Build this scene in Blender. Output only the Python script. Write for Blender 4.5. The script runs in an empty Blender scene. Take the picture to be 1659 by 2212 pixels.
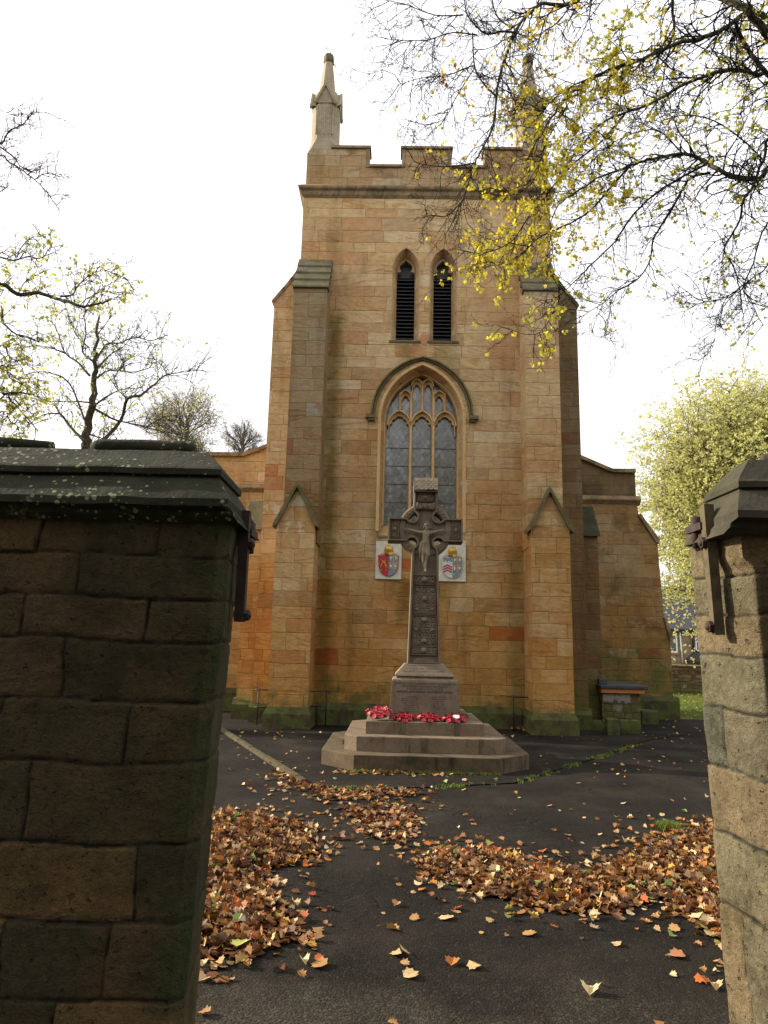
import bpy, math, random
from mathutils import Vector, Matrix, noise
sc = bpy.context.scene
R = math.radians
# ------------------------------------------------------------------ camera, sky, sun, exposure
PITCH, ROLL = R(10.46), R(1.28)
EYE = Vector((0, 0, 1.6))
cam_d = bpy.data.cameras.new('camera')
cam_d.sensor_fit = 'VERTICAL'; cam_d.sensor_height = 36.0; cam_d.sensor_width = 27.0
cam_d.lens = 36.0 * 1533 / 2212
cam_d.clip_start = 0.05; cam_d.clip_end = 2000
cam = bpy.data.objects.new('camera', cam_d); sc.collection.objects.link(cam)
FW = Vector((0, math.cos(PITCH), math.sin(PITCH))); U0 = Vector((0, -math.sin(PITCH), math.cos(PITCH))); R0 = Vector((1, 0, 0))
RT = R0 * math.cos(ROLL) + U0 * math.sin(ROLL); UP = -R0 * math.sin(ROLL) + U0 * math.cos(ROLL)
mw = Matrix((RT, UP, -FW)).transposed().to_4x4(); mw.translation = EYE
cam.matrix_world = mw
sc.camera = cam

SUN_AZ, SUN_EL = R(14), R(24)      # sun to the left, a little behind the church front
sdir = Vector((-math.cos(SUN_AZ) * math.cos(SUN_EL), math.sin(SUN_AZ) * math.cos(SUN_EL), math.sin(SUN_EL)))
world = bpy.data.worlds.new('World'); sc.world = world; world.use_nodes = True
wn = world.node_tree; wn.nodes.clear()
sky = wn.nodes.new('ShaderNodeTexSky'); sky.sky_type = 'NISHITA'; sky.sun_disc = False
sky.sun_elevation = SUN_EL; sky.sun_rotation = math.atan2(sdir.x, sdir.y)
sky.altitude = 60; sky.air_density = 1.0; sky.dust_density = 6.0; sky.ozone_density = 0.6
bg = wn.nodes.new('ShaderNodeBackground'); bg.inputs['Strength'].default_value = 0.12
wo = wn.nodes.new('ShaderNodeOutputWorld')
veil = wn.nodes.new('ShaderNodeMix'); veil.data_type = 'RGBA'          # a thin bright veil of cloud over the clear sky
veil.inputs[0].default_value = 0.72; veil.inputs[7].default_value = (10.0, 9.8, 9.9, 1)
wn.links.new(sky.outputs[0], veil.inputs[6]); wn.links.new(veil.outputs[2], bg.inputs[0]); wn.links.new(bg.outputs[0], wo.inputs[0])
sl = bpy.data.lights.new('sun', 'SUN'); sl.energy = 5.0; sl.angle = R(0.6); sl.color = (1, 0.9, 0.74)
so = bpy.data.objects.new('sun', sl); sc.collection.objects.link(so)
so.rotation_euler = sdir.to_track_quat('Z', 'Y').to_euler()
sc.view_settings.view_transform = 'Standard'; sc.view_settings.look = 'None'
sc.view_settings.exposure = 0.72; sc.view_settings.gamma = 1.0
sc.view_settings.use_curve_mapping = False
sc.cycles.max_bounces = 6; sc.cycles.transparent_max_bounces = 8

# ------------------------------------------------------------------ helpers
def at(px, py, Y):                                   # a sight line of the photo met with the vertical plane y = Y
    r = FW + RT * ((px - 829.5) / 1533) + UP * ((1106 - py) / 1533)
    return EYE + r * (Y / r.y)
def gnd(px, py, z=0.0):
    r = FW + RT * ((px - 829.5) / 1533) + UP * ((1106 - py) / 1533)
    return EYE + r * ((z - EYE.z) / r.z)
COL = sc.collection
def tag(o, label=None, cat=None, group=None, kind=None):
    if label: o['label'] = label
    if cat: o['category'] = cat
    if group: o['group'] = group
    if kind: o['kind'] = kind
    return o
def empty(name, loc=(0, 0, 0), rz=0, label=None, cat=None, group=None):
    o = bpy.data.objects.new(name, None); COL.objects.link(o)
    o.location = loc; o.rotation_euler = (0, 0, rz); o.empty_display_size = 0.1
    return tag(o, label, cat, group)
def copy_tree(o, parent=None):
    c = o.copy(); COL.objects.link(c); c.parent = parent
    for ch in list(o.children): copy_tree(ch, c)
    return c
def catmull(pts, n=4):
    out = []
    P = [pts[0] * 2 - pts[1]] + list(pts) + [pts[-1] * 2 - pts[-2]]
    for i in range(1, len(P) - 2):
        for k in range(n):
            t = k / n
            out.append(0.5 * ((2 * P[i]) + (P[i + 1] - P[i - 1]) * t + (2 * P[i - 1] - 5 * P[i] + 4 * P[i + 1] - P[i + 2]) * t * t + (3 * P[i] - P[i - 1] - 3 * P[i + 1] + P[i + 2]) * t ** 3))
    out.append(P[-2].copy())
    return out
class MB:
    def __init__(s): s.v = []; s.f = []; s.t = []; s.sm = []
    def add(s, vs, fs, tint=0.5, smooth=False):
        b = len(s.v); s.v.extend([tuple(q) for q in vs])
        for f in fs: s.f.append([b + i for i in f]); s.t.append(tint); s.sm.append(smooth)
    def box(s, x0, x1, y0, y1, z0, z1, tint=0.5, bev=0.0):
        if bev <= 0:
            vs = [(x, y, z) for z in (z0, z1) for y in (y0, y1) for x in (x0, x1)]
            s.add(vs, [(0, 2, 3, 1), (4, 5, 7, 6), (0, 1, 5, 4), (2, 6, 7, 3), (0, 4, 6, 2), (1, 3, 7, 5)], tint)
        else:
            b = bev; vs = []
            for z, i in ((z0, b), (z0 + b, 0), (z1 - b, 0), (z1, b)):
                X0, X1, Y0, Y1 = x0 + i, x1 - i, y0 + i, y1 - i; c = b if i == 0 else 0.0001
                vs += [(X0 + c, Y0, z), (X1 - c, Y0, z), (X1, Y0 + c, z), (X1, Y1 - c, z), (X1 - c, Y1, z), (X0 + c, Y1, z), (X0, Y1 - c, z), (X0, Y0 + c, z)]
            fs = [tuple(range(7, -1, -1)), tuple(range(24, 32))]
            for k in range(3):
                for j in range(8): fs.append((k * 8 + j, k * 8 + (j + 1) % 8, k * 8 + 8 + (j + 1) % 8, k * 8 + 8 + j))
            s.add(vs, fs, tint)
    def prism(s, poly, d0, d1, axis='y', tint=0.5):   # closed polygon (a,b): axis y -> x,z ; x -> y,z ; z -> x,y
        n = len(poly)
        def P(a, b, d): return {'y': (a, d, b), 'x': (d, a, b), 'z': (a, b, d)}[axis]
        vs = [P(a, b, d0) for a, b in poly] + [P(a, b, d1) for a, b in poly]
        area = sum(poly[i][0] * poly[(i + 1) % n][1] - poly[(i + 1) % n][0] * poly[i][1] for i in range(n))
        flip = (area < 0) != (axis == 'y') != (d1 < d0)
        fs = [tuple(range(n - 1, -1, -1)), tuple(range(n, 2 * n))] + [(i, (i + 1) % n, n + (i + 1) % n, n + i) for i in range(n)]
        if flip: fs = [tuple(reversed(f)) for f in fs]
        s.add(vs, fs, tint)
    def loft(s, rings, cap=True, tint=0.5, smooth=False, closed=True):
        n = len(rings[0]); vs = [p for r in rings for p in r]; fs = []
        m = n if closed else n - 1
        for k in range(len(rings) - 1):
            for j in range(m): fs.append((k * n + j, k * n + (j + 1) % n, (k + 1) * n + (j + 1) % n, (k + 1) * n + j))
        if cap: fs += [tuple(range(n - 1, -1, -1)), tuple(range((len(rings) - 1) * n, len(rings) * n))]
        s.add(vs, fs, tint, smooth)
    def tube(s, pts, rad, sides=6, tint=0.5, cap=True, smooth=True):
        if len(pts) < 2: return
        if not hasattr(rad, '__len__'): rad = [rad] * len(pts)
        rings = []; ref = None
        for i, p in enumerate(pts):
            d = (pts[min(i + 1, len(pts) - 1)] - pts[max(i - 1, 0)])
            if d.length < 1e-9: d = Vector((0, 0, 1))
            d.normalize()
            if ref is None:
                ref = d.orthogonal().normalized()
            else:
                ref = (ref - d * ref.dot(d))
                ref = ref.normalized() if ref.length > 1e-6 else d.orthogonal().normalized()
            b = d.cross(ref)
            rings.append([p + (ref * math.cos(2 * math.pi * k / sides) + b * math.sin(2 * math.pi * k / sides)) * rad[i] for k in range(sides)])
        s.loft(rings, cap, tint, smooth)
    def bar(s, path, w, y0, y1, taper=0.0, closed=False, tint=0.5):   # band w wide along a path in the x,z plane
        n = len(path); rings = []
        for i in range(n):
            if closed: a, c = path[(i - 1) % n], path[(i + 1) % n]
            else: a, c = path[max(i - 1, 0)], path[min(i + 1, n - 1)]
            dx, dz = c[0] - a[0], c[1] - a[1]; L = math.hypot(dx, dz) or 1; nx, nz = -dz / L, dx / L
            x, z = path[i]; h = w / 2; g = h * (1 - taper)
            rings.append([(x + nx * h, y1, z + nz * h), (x + nx * g, y0, z + nz * g), (x - nx * g, y0, z - nz * g), (x - nx * h, y1, z - nz * h)])
        if closed: rings.append(rings[0])
        s.loft(rings, not closed, tint)
    def dome(s, c, r, hgt, axis=(0, -1, 0), n=10, m=4, tint=0.5):
        ax = Vector(axis); a = ax.orthogonal().normalized(); b = ax.cross(a); rings = []
        for k in range(m + 1):
            t = k / m * math.pi / 2; rr = r * math.cos(t) + 1e-4; h = hgt * math.sin(t)
            rings.append([Vector(c) + ax * h + (a * math.cos(2 * math.pi * j / n) + b * math.sin(2 * math.pi * j / n)) * rr for j in range(n)])
        s.loft(rings, True, tint, True)
    def build(s, name, mat, parent=None, loc=None):
        me = bpy.data.meshes.new(name); me.from_pydata(s.v, [], s.f)
        a = me.attributes.new('tint', 'FLOAT', 'FACE'); a.data.foreach_set('value', s.t)
        me.polygons.foreach_set('use_smooth', s.sm); me.materials.append(mat); me.update()
        o = bpy.data.objects.new(name, me); COL.objects.link(o); o.parent = parent
        if loc: o.location = loc
        return o
def recalc(o):
    import bmesh
    bm = bmesh.new(); bm.from_mesh(o.data); bmesh.ops.remove_doubles(bm, verts=bm.verts, dist=1e-5); bmesh.ops.recalc_face_normals(bm, faces=bm.faces); bm.to_mesh(o.data); bm.free()
    return o
def boolean(o, cutters):
    for c in cutters:
        recalc(c); md = o.modifiers.new('cut', 'BOOLEAN'); md.operation = 'DIFFERENCE'; md.object = c; md.solver = 'EXACT'
    dg = bpy.context.evaluated_depsgraph_get(); dg.update()
    me = bpy.data.meshes.new_from_object(o.evaluated_get(dg)); o.modifiers.clear(); o.data = me
    for c in cutters: bpy.data.objects.remove(c)
    return o

# ------------------------------------------------------------------ materials
class NT:
    def __init__(s, name):
        s.m = bpy.data.materials.new(name); s.m.use_nodes = True; s.t = s.m.node_tree; s.t.nodes.clear()
        s.out = s.t.nodes.new('ShaderNodeOutputMaterial')
    def n(s, typ, ins=None, **pr):
        nd = s.t.nodes.new('ShaderNode' + typ)
        for k, v in pr.items(): setattr(nd, k, v)
        for k, v in (ins or {}).items(): s.set(nd.inputs[k], v)
        return nd
    def set(s, sock, v):
        if isinstance(v, bpy.types.NodeSocket): s.t.links.new(v, sock)
        elif isinstance(v, bpy.types.Node): s.t.links.new(v.outputs[0], sock)
        else:
            if isinstance(v, (tuple, list)) and len(v) == 3 and len(sock.default_value) == 4: v = (*v, 1)
            sock.default_value = v
    def m_(s, op, a, b=0.0, c=0.0, clamp=False):
        nd = s.t.nodes.new('ShaderNodeMath'); nd.operation = op; nd.use_clamp = clamp
        s.set(nd.inputs[0], a); s.set(nd.inputs[1], b); s.set(nd.inputs[2], c); return nd.outputs[0]
    def mix(s, f, a, b, bt='MIX'):
        nd = s.t.nodes.new('ShaderNodeMix'); nd.data_type = 'RGBA'; nd.blend_type = bt
        s.set(nd.inputs[0], f); s.set(nd.inputs[6], a); s.set(nd.inputs[7], b); return nd.outputs[2]
    def ramp(s, f, stops, interp='LINEAR'):
        nd = s.t.nodes.new('ShaderNodeValToRGB'); cr = nd.color_ramp; cr.interpolation = interp
        while len(cr.elements) < len(stops): cr.elements.new(0.5)
        for e, (p, c) in zip(cr.elements, stops): e.position = p; e.color = (*c, 1) if hasattr(c, '__len__') else (c, c, c, 1)
        s.set(nd.inputs[0], f); return nd.outputs[0]
    def step(s, x, a, b):                                   # smooth 0..1 between a and b
        nd = s.t.nodes.new('ShaderNodeMapRange'); nd.interpolation_type = 'SMOOTHSTEP'
        s.set(nd.inputs[0], x); s.set(nd.inputs[1], a); s.set(nd.inputs[2], b); return nd.outputs[0]
    def noise(s, vec, scale, detail=4, rough=0.55, dist=0.0):
        nd = s.n('TexNoise', {'Scale': scale, 'Detail': detail, 'Roughness': rough, 'Distortion': dist})
        if vec is not None: s.set(nd.inputs['Vector'], vec)
        return nd.outputs[0]
    def comb(s, x, y, z=0.0):
        nd = s.t.nodes.new('ShaderNodeCombineXYZ'); s.set(nd.inputs[0], x); s.set(nd.inputs[1], y); s.set(nd.inputs[2], z); return nd.outputs[0]
    def pos(s):
        g = s.t.nodes.new('ShaderNodeNewGeometry'); sp = s.t.nodes.new('ShaderNodeSeparateXYZ')
        s.t.links.new(g.outputs['Position'], sp.inputs[0]); return g.outputs['Position'], sp.outputs[0], sp.outputs[1], sp.outputs[2]
    def attr(s, name):
        nd = s.t.nodes.new('ShaderNodeAttribute'); nd.attribute_name = name; return nd.outputs['Fac']
    def rnd(s, vec):
        nd = s.n('TexWhiteNoise', {'Vector': vec}, noise_dimensions='3D'); sp = s.n('SeparateColor', {0: nd.outputs[1]}); return sp.outputs[0], sp.outputs[1], sp.outputs[2]
    def bump(s, h, strength=0.5, dist=0.02, normal=None):
        nd = s.n('Bump', {'Height': h, 'Strength': strength, 'Distance': dist})
        if normal is not None: s.set(nd.inputs['Normal'], normal)
        return nd.outputs[0]
    def pbr(s, col, rough=0.9, normal=None, spec=0.3, metal=0.0, **kw):
        b = s.n('BsdfPrincipled', {'Base Color': col, 'Roughness': rough, 'Specular IOR Level': spec, 'Metallic': metal})
        if normal is not None: s.set(b.inputs['Normal'], normal)
        for k, v in kw.items(): s.set(b.inputs[k], v)
        s.t.links.new(b.outputs[0], s.out.inputs[0]); return s.m

def ashlar(name, h=0.27, w=1.45, dark=0.0, moss=1.0, seed=0.0, bumps=1.0, tone=None, soot_hi=0.0, stains=()):
    t = NT(name); P, x, y, z = t.pos()
    u = t.m_('ADD', x, y)
    wob = t.m_('MULTIPLY', t.m_('SUBTRACT', t.noise(P, 3.0, 2), 0.5), 0.022)
    u = t.m_('ADD', u, wob); zz = t.m_('ADD', z, wob)
    vv = t.m_('ADD', t.m_('DIVIDE', zz, h), t.m_('MULTIPLY', t.noise(t.comb(seed, 3.1, t.m_('MULTIPLY', zz, 1.7)), 1.0, 1), 1.3))
    row = t.m_('FLOOR', vv); fv = t.m_('FRACT', vv)
    r1, r2, _ = t.rnd(t.comb(row, seed, 1.0))
    rw = t.m_('MULTIPLY_ADD', r1, w * 0.6, w * 0.8)
    uu = t.m_('MULTIPLY_ADD', r2, 37.0, t.m_('DIVIDE', u, rw))
    cell = t.m_('FLOOR', uu); fu = t.m_('FRACT', uu)
    sp, _, _ = t.rnd(t.comb(cell, row, 5.0 + seed)); sp = t.m_('MULTIPLY_ADD', sp, 0.4, 0.3)
    side = t.m_('GREATER_THAN', fu, sp)
    du = t.m_('MULTIPLY', t.m_('MINIMUM', t.m_('MINIMUM', fu, t.m_('SUBTRACT', 1.0, fu)), t.m_('ABSOLUTE', t.m_('SUBTRACT', fu, sp))), rw)
    dv = t.m_('MULTIPLY', t.m_('MINIMUM', fv, t.m_('SUBTRACT', 1.0, fv)), h)
    d = t.m_('MINIMUM', du, dv)
    idv = t.comb(t.m_('MULTIPLY_ADD', side, 0.37, cell), row, seed)
    a, b, c = t.rnd(idv)
    tones = tone or [(0.0, (0.52, 0.355, 0.180)), (0.22, (0.59, 0.425, 0.225)), (0.42, (0.63, 0.475, 0.275)), (0.56, (0.54, 0.345, 0.165)), (0.70, (0.66, 0.53, 0.34)), (0.82, (0.56, 0.39, 0.210)), (0.92, (0.53, 0.30, 0.150)), (0.975, (0.45, 0.33, 0.19)), (1.0, (0.54, 0.19, 0.085))]
    base = t.mix(0.16, t.ramp(a, tones), (0.50, 0.33, 0.15) if tone is None else tones[len(tones) // 2][1])
    # bedding: tilted iron veins, a different tilt in each block
    ang = t.m_('MULTIPLY', t.m_('SUBTRACT', b, 0.5), 0.55)
    uv_ = t.m_('ADD', t.m_('MULTIPLY', u, t.m_('SINE', ang)), t.m_('MULTIPLY', z, t.m_('COSINE', ang)))
    vein = t.noise(t.comb(t.m_('MULTIPLY', u, 0.9), t.m_('MULTIPLY', uv_, 13.0), t.m_('MULTIPLY', a, 40.0)), 1.0, 5, 0.6, 0.6)
    big = t.noise(t.comb(t.m_('MULTIPLY', u, 2.2), t.m_('MULTIPLY', uv_, 5.0), t.m_('MULTIPLY', c, 60.0)), 1.0, 3, 0.5, 1.2)
    col = t.mix(t.m_('MULTIPLY', t.step(vein, 0.52, 0.72), t.m_('MULTIPLY_ADD', c, 0.5, 0.3)), base, (0.30, 0.15, 0.065))
    col = t.mix(t.m_('MULTIPLY', t.step(big, 0.55, 0.7), t.m_('MULTIPLY', b, 0.7)), col, (0.50, 0.27, 0.09))
    col = t.mix(t.m_('MULTIPLY', t.step(big, 0.47, 0.3), 0.35), col, (0.56, 0.46, 0.31))
    # spalled pale patches on a few stones
    sp2 = t.m_('MULTIPLY', t.m_('GREATER_THAN', c, 0.972), t.step(t.noise(P, 6.0, 5, 0.7), 0.48, 0.52))
    col = t.mix(sp2, col, (0.62, 0.56, 0.47))
    grain = t.noise(P, 60.0, 3, 0.7); soft = t.noise(P, 9.0, 5, 0.65)
    col = t.mix(0.55, col, t.ramp(t.m_('MULTIPLY_ADD', soft, 0.7, t.m_('MULTIPLY', grain, 0.3)), [(0.3, 0.55), (0.7, 1.25)]), 'MULTIPLY')
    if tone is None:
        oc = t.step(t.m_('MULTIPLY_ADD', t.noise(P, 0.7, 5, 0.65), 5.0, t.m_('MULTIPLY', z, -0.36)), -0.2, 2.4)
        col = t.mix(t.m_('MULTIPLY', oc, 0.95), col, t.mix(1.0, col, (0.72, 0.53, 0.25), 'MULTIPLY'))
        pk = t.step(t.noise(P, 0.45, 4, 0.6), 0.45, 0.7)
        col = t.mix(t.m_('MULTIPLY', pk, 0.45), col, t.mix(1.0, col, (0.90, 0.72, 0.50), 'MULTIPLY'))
    # soot and rain streaks
    st = t.noise(t.comb(t.m_('MULTIPLY', u, 2.3), t.m_('MULTIPLY', z, 0.35), seed), 1.0, 5, 0.6)
    st = t.m_('MULTIPLY', t.step(st, 0.5, 0.72), 0.55)
    if soot_hi: st = t.m_('MAXIMUM', st, t.m_('MULTIPLY', t.step(t.noise(P, 1.3, 4), 0.62 - soot_hi * 0.4, 0.75 - soot_hi * 0.4), 0.8))
    col = t.mix(st, col, t.mix(1.0, col, (0.46, 0.44, 0.38), 'MULTIPLY'))
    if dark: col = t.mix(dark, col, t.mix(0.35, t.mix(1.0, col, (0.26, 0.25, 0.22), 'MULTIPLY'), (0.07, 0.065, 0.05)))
    for (xa, xb, za, zb, kk) in stains:          # rain and algae stains where water runs off ledges and down corners
        wobx = t.m_('MULTIPLY_ADD', t.noise(t.comb(x, y, t.m_('MULTIPLY', z, 2.0)), 2.2, 5, 0.7), 0.5, -0.25); xx = t.m_('ADD', x, wobx); zs_ = t.m_('ADD', z, t.m_('MULTIPLY', wobx, 1.6))
        mk = t.m_('MULTIPLY', t.m_('MULTIPLY', t.step(xx, xa - 0.1, xa + 0.1), t.step(xx, xb + 0.15, xb - 0.1)), t.m_('MULTIPLY', t.step(zs_, za - 0.25, za + 0.3), t.step(zs_, zb + 0.15, zb - 0.15)))
        col = t.mix(t.m_('MULTIPLY', mk, kk), col, t.mix(1.0, col, (0.36, 0.40, 0.20), 'MULTIPLY'))
    # joints
    jm = t.step(d, 0.008, 0.002); jr, _, _ = t.rnd(t.comb(row, 9.0, cell))
    col = t.mix(t.m_('MULTIPLY', jm, t.m_('MULTIPLY', 0.75, t.step(t.noise(P, 2.2, 3), 0.36, 0.74))), col, (0.13, 0.09, 0.05))
    # algae rising from the ground
    if moss > 0:
        g = t.m_('MULTIPLY_ADD', t.noise(P, 2.4, 6, 0.7), 2.6, t.m_('MULTIPLY', z, -1.05 / moss))
        g = t.m_('MULTIPLY', t.step(g, 0.35, 1.15), 0.85)
        col = t.mix(g, col, t.mix(t.noise(P, 14.0, 3), (0.05, 0.065, 0.018), (0.13, 0.13, 0.035)))
        g2 = t.m_('MULTIPLY', t.step(t.noise(t.comb(t.m_('MULTIPLY', u, 1.1), t.m_('MULTIPLY', z, 0.5), 7.0 + seed), 1.0, 5, 0.65), 0.56, 0.7), 0.4)
        col = t.mix(g2, col, (0.17, 0.155, 0.06))
    hgt = t.m_('MULTIPLY', t.step(d, 0.0, 0.010), 0.008)
    rock = t.m_('MULTIPLY', t.noise(t.comb(t.m_('MULTIPLY', u, 9.0), t.m_('MULTIPLY', uv_, 14.0), t.m_('MULTIPLY', a, 20.0)), 1.0, 5, 0.6, 0.5), t.m_('MULTIPLY_ADD', b, 0.022, 0.010))
    hgt = t.m_('ADD', t.m_('ADD', hgt, rock), t.m_('MULTIPLY', grain, 0.004))
    hgt = t.m_('ADD', hgt, t.m_('MULTIPLY', t.rnd(idv)[2], 0.004))
    return t.pbr(col, 0.93, t.bump(hgt, 1.0 * bumps, 1.0), 0.2)

def plainstone(name, c1, c2, c3=None, scale=6.0, moss=0.0, streak=0.5, bump=0.006, rough=0.9, lichen=0.0):
    t = NT(name); P, x, y, z = t.pos()
    n1 = t.noise(P, scale, 6, 0.65); n2 = t.noise(P, scale * 9, 3, 0.7)
    col = t.mix(t.step(n1, 0.35, 0.65), c1, c2)
    if c3: col = t.mix(t.m_('MULTIPLY', t.step(t.noise(P, scale * 0.6, 4), 0.55, 0.7), 0.8), col, c3)
    st = t.noise(t.comb(t.m_('MULTIPLY', t.m_('ADD', x, y), 9.0), t.m_('MULTIPLY', z, 1.2), 0.0), 1.0, 5, 0.6)
    col = t.mix(t.m_('MULTIPLY', t.step(st, 0.5, 0.68), streak), col, t.mix(1.0, col, (0.35, 0.33, 0.3), 'MULTIPLY'))
    col = t.mix(0.5, col, t.ramp(n2, [(0.3, 0.6), (0.7, 1.3)]), 'MULTIPLY')
    if moss: col = t.mix(t.m_('MULTIPLY', t.step(t.noise(P, 3.5, 6, 0.7), 0.62 - moss * 0.3, 0.8 - moss * 0.3), 0.9), col, t.mix(n2, (0.035, 0.05, 0.012), (0.12, 0.13, 0.03)))
    if lichen:
        v = t.n('TexVoronoi', {'Vector': P, 'Scale': 52.0, 'Randomness': 1.0}); rr, _, _ = t.rnd(v.outputs['Position'])
        dd = t.m_('ADD', v.outputs['Distance'], t.m_('MULTIPLY', t.m_('SUBTRACT', t.noise(P, 90, 3), 0.5), 0.25))
        sz = t.m_('MULTIPLY', t.m_('MULTIPLY', rr, rr), t.m_('MULTIPLY_ADD', t.step(t.noise(P, 3.0, 3), 0.4, 0.65), 0.42, 0.22))
        big = t.step(t.noise(P, 2.1, 5, 0.7), 0.60, 0.66)
        v2 = t.noise(P, 40, 4, 0.7)
        k = t.m_('MAXIMUM', t.step(dd, sz, t.m_('SUBTRACT', sz, 0.05)), t.m_('MULTIPLY', big, t.step(v2, 0.45, 0.55)))
        col = t.mix(t.m_('MULTIPLY', k, lichen), col, t.mix(v2, (0.12, 0.15, 0.07), (0.25, 0.28, 0.16)))
    h = t.m_('ADD', t.m_('MULTIPLY', n1, bump), t.m_('MULTIPLY', n2, bump * 0.35))
    return t.pbr(col, rough, t.bump(h, 1.0, 1.0), 0.25)

def simple(name, c, rough=0.6, metal=0.0, spec=0.4, var=0.25, scale=25.0):
    t = NT(name); P, x, y, z = t.pos()
    n = t.noise(P, scale, 4)
    col = t.mix(1.0, c, t.ramp(n, [(0.25, 1 - var), (0.75, 1 + var)]), 'MULTIPLY')
    return t.pbr(col, rough, t.bump(n, 0.25, 0.004), spec, metal)

def pierstone(name):                                   # colour comes from per-vertex attributes of the stone skin
    t = NT(name); P, x, y, z = t.pos()
    a = t.attr('stone'); j = t.attr('joint'); g = t.attr('algae'); cl = t.attr('lit_tone')
    n1 = t.noise(P, 5.0, 7, 0.7, 0.4); n2 = t.noise(P, 38.0, 5, 0.7); n3 = t.noise(P, 2.2, 5, 0.6)
    n4 = t.noise(P, 160.0, 2, 0.7)
    shade_tone = t.ramp(a, [(0.0, (0.038, 0.029, 0.014)), (0.3, (0.070, 0.046, 0.021)), (0.5, (0.048, 0.036, 0.018)), (0.7, (0.110, 0.066, 0.027)), (1.0, (0.058, 0.040, 0.024))])
    lit_tone = t.ramp(a, [(0.0, (0.105, 0.095, 0.060)), (0.3, (0.15, 0.12, 0.070)), (0.5, (0.085, 0.085, 0.060)), (0.7, (0.175, 0.125, 0.068)), (1.0, (0.12, 0.105, 0.065))])
    col = t.mix(cl, shade_tone, lit_tone)  # one stone: shade on the fronts and sun on the reveal put into colour
    col = t.mix(t.step(n1, 0.4, 0.75), col, t.mix(1.0, col, (0.40, 0.39, 0.33), 'MULTIPLY'))
    col = t.mix(t.m_('MULTIPLY', t.step(n3, 0.54, 0.72), 0.6), col, t.mix(cl, (0.105, 0.056, 0.023), (0.20, 0.135, 0.065)))
    col = t.mix(t.m_('MULTIPLY', t.step(n2, 0.58, 0.7), 0.35), col, t.mix(cl, (0.020, 0.028, 0.015), (0.13, 0.155, 0.10)))
    col = t.mix(0.6, col, t.ramp(t.m_('MULTIPLY_ADD', n2, 0.5, t.m_('MULTIPLY', n4, 0.5)), [(0.36, 0.35), (0.64, 1.6)]), 'MULTIPLY')
    gm = t.m_('MULTIPLY', g, t.step(t.noise(P, 7.0, 6, 0.7), 0.3, 0.65))
    col = t.mix(gm, col, t.mix(n2, (0.012, 0.018, 0.005), (0.04, 0.05, 0.012)))
    col = t.mix(t.m_('MULTIPLY', j, 0.8), col, t.mix(t.m_('MULTIPLY', t.step(t.noise(P, 9, 3), 0.5, 0.65), 0.6), (0.010, 0.010, 0.007), (0.085, 0.085, 0.07)))
    pit = t.step(t.noise(t.comb(t.m_('MULTIPLY', t.m_('ADD', x, y), 1.0), z, 0.0), 34.0, 3, 0.6), 0.62, 0.70)
    lines = t.noise(t.comb(t.m_('MULTIPLY', t.m_('ADD', x, y), 11.0), t.m_('MULTIPLY', z, 19.0), t.m_('MULTIPLY', a, 30.0)), 1.0, 4, 0.6, 0.8)
    col = t.mix(t.m_('MULTIPLY', pit, 0.6), col, t.mix(1.0, col, (0.25, 0.25, 0.25), 'MULTIPLY'))
    h = t.m_('ADD', t.m_('MULTIPLY', n1, 0.010), t.m_('ADD', t.m_('MULTIPLY', n2, 0.010), t.m_('MULTIPLY', n4, 0.004)))
    h = t.m_('ADD', h, t.m_('SUBTRACT', t.m_('MULTIPLY', lines, 0.010), t.m_('MULTIPLY', pit, 0.008)))
    return t.pbr(col, 0.95, t.bump(h, 1.0, 1.0), 0.2)

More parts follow.
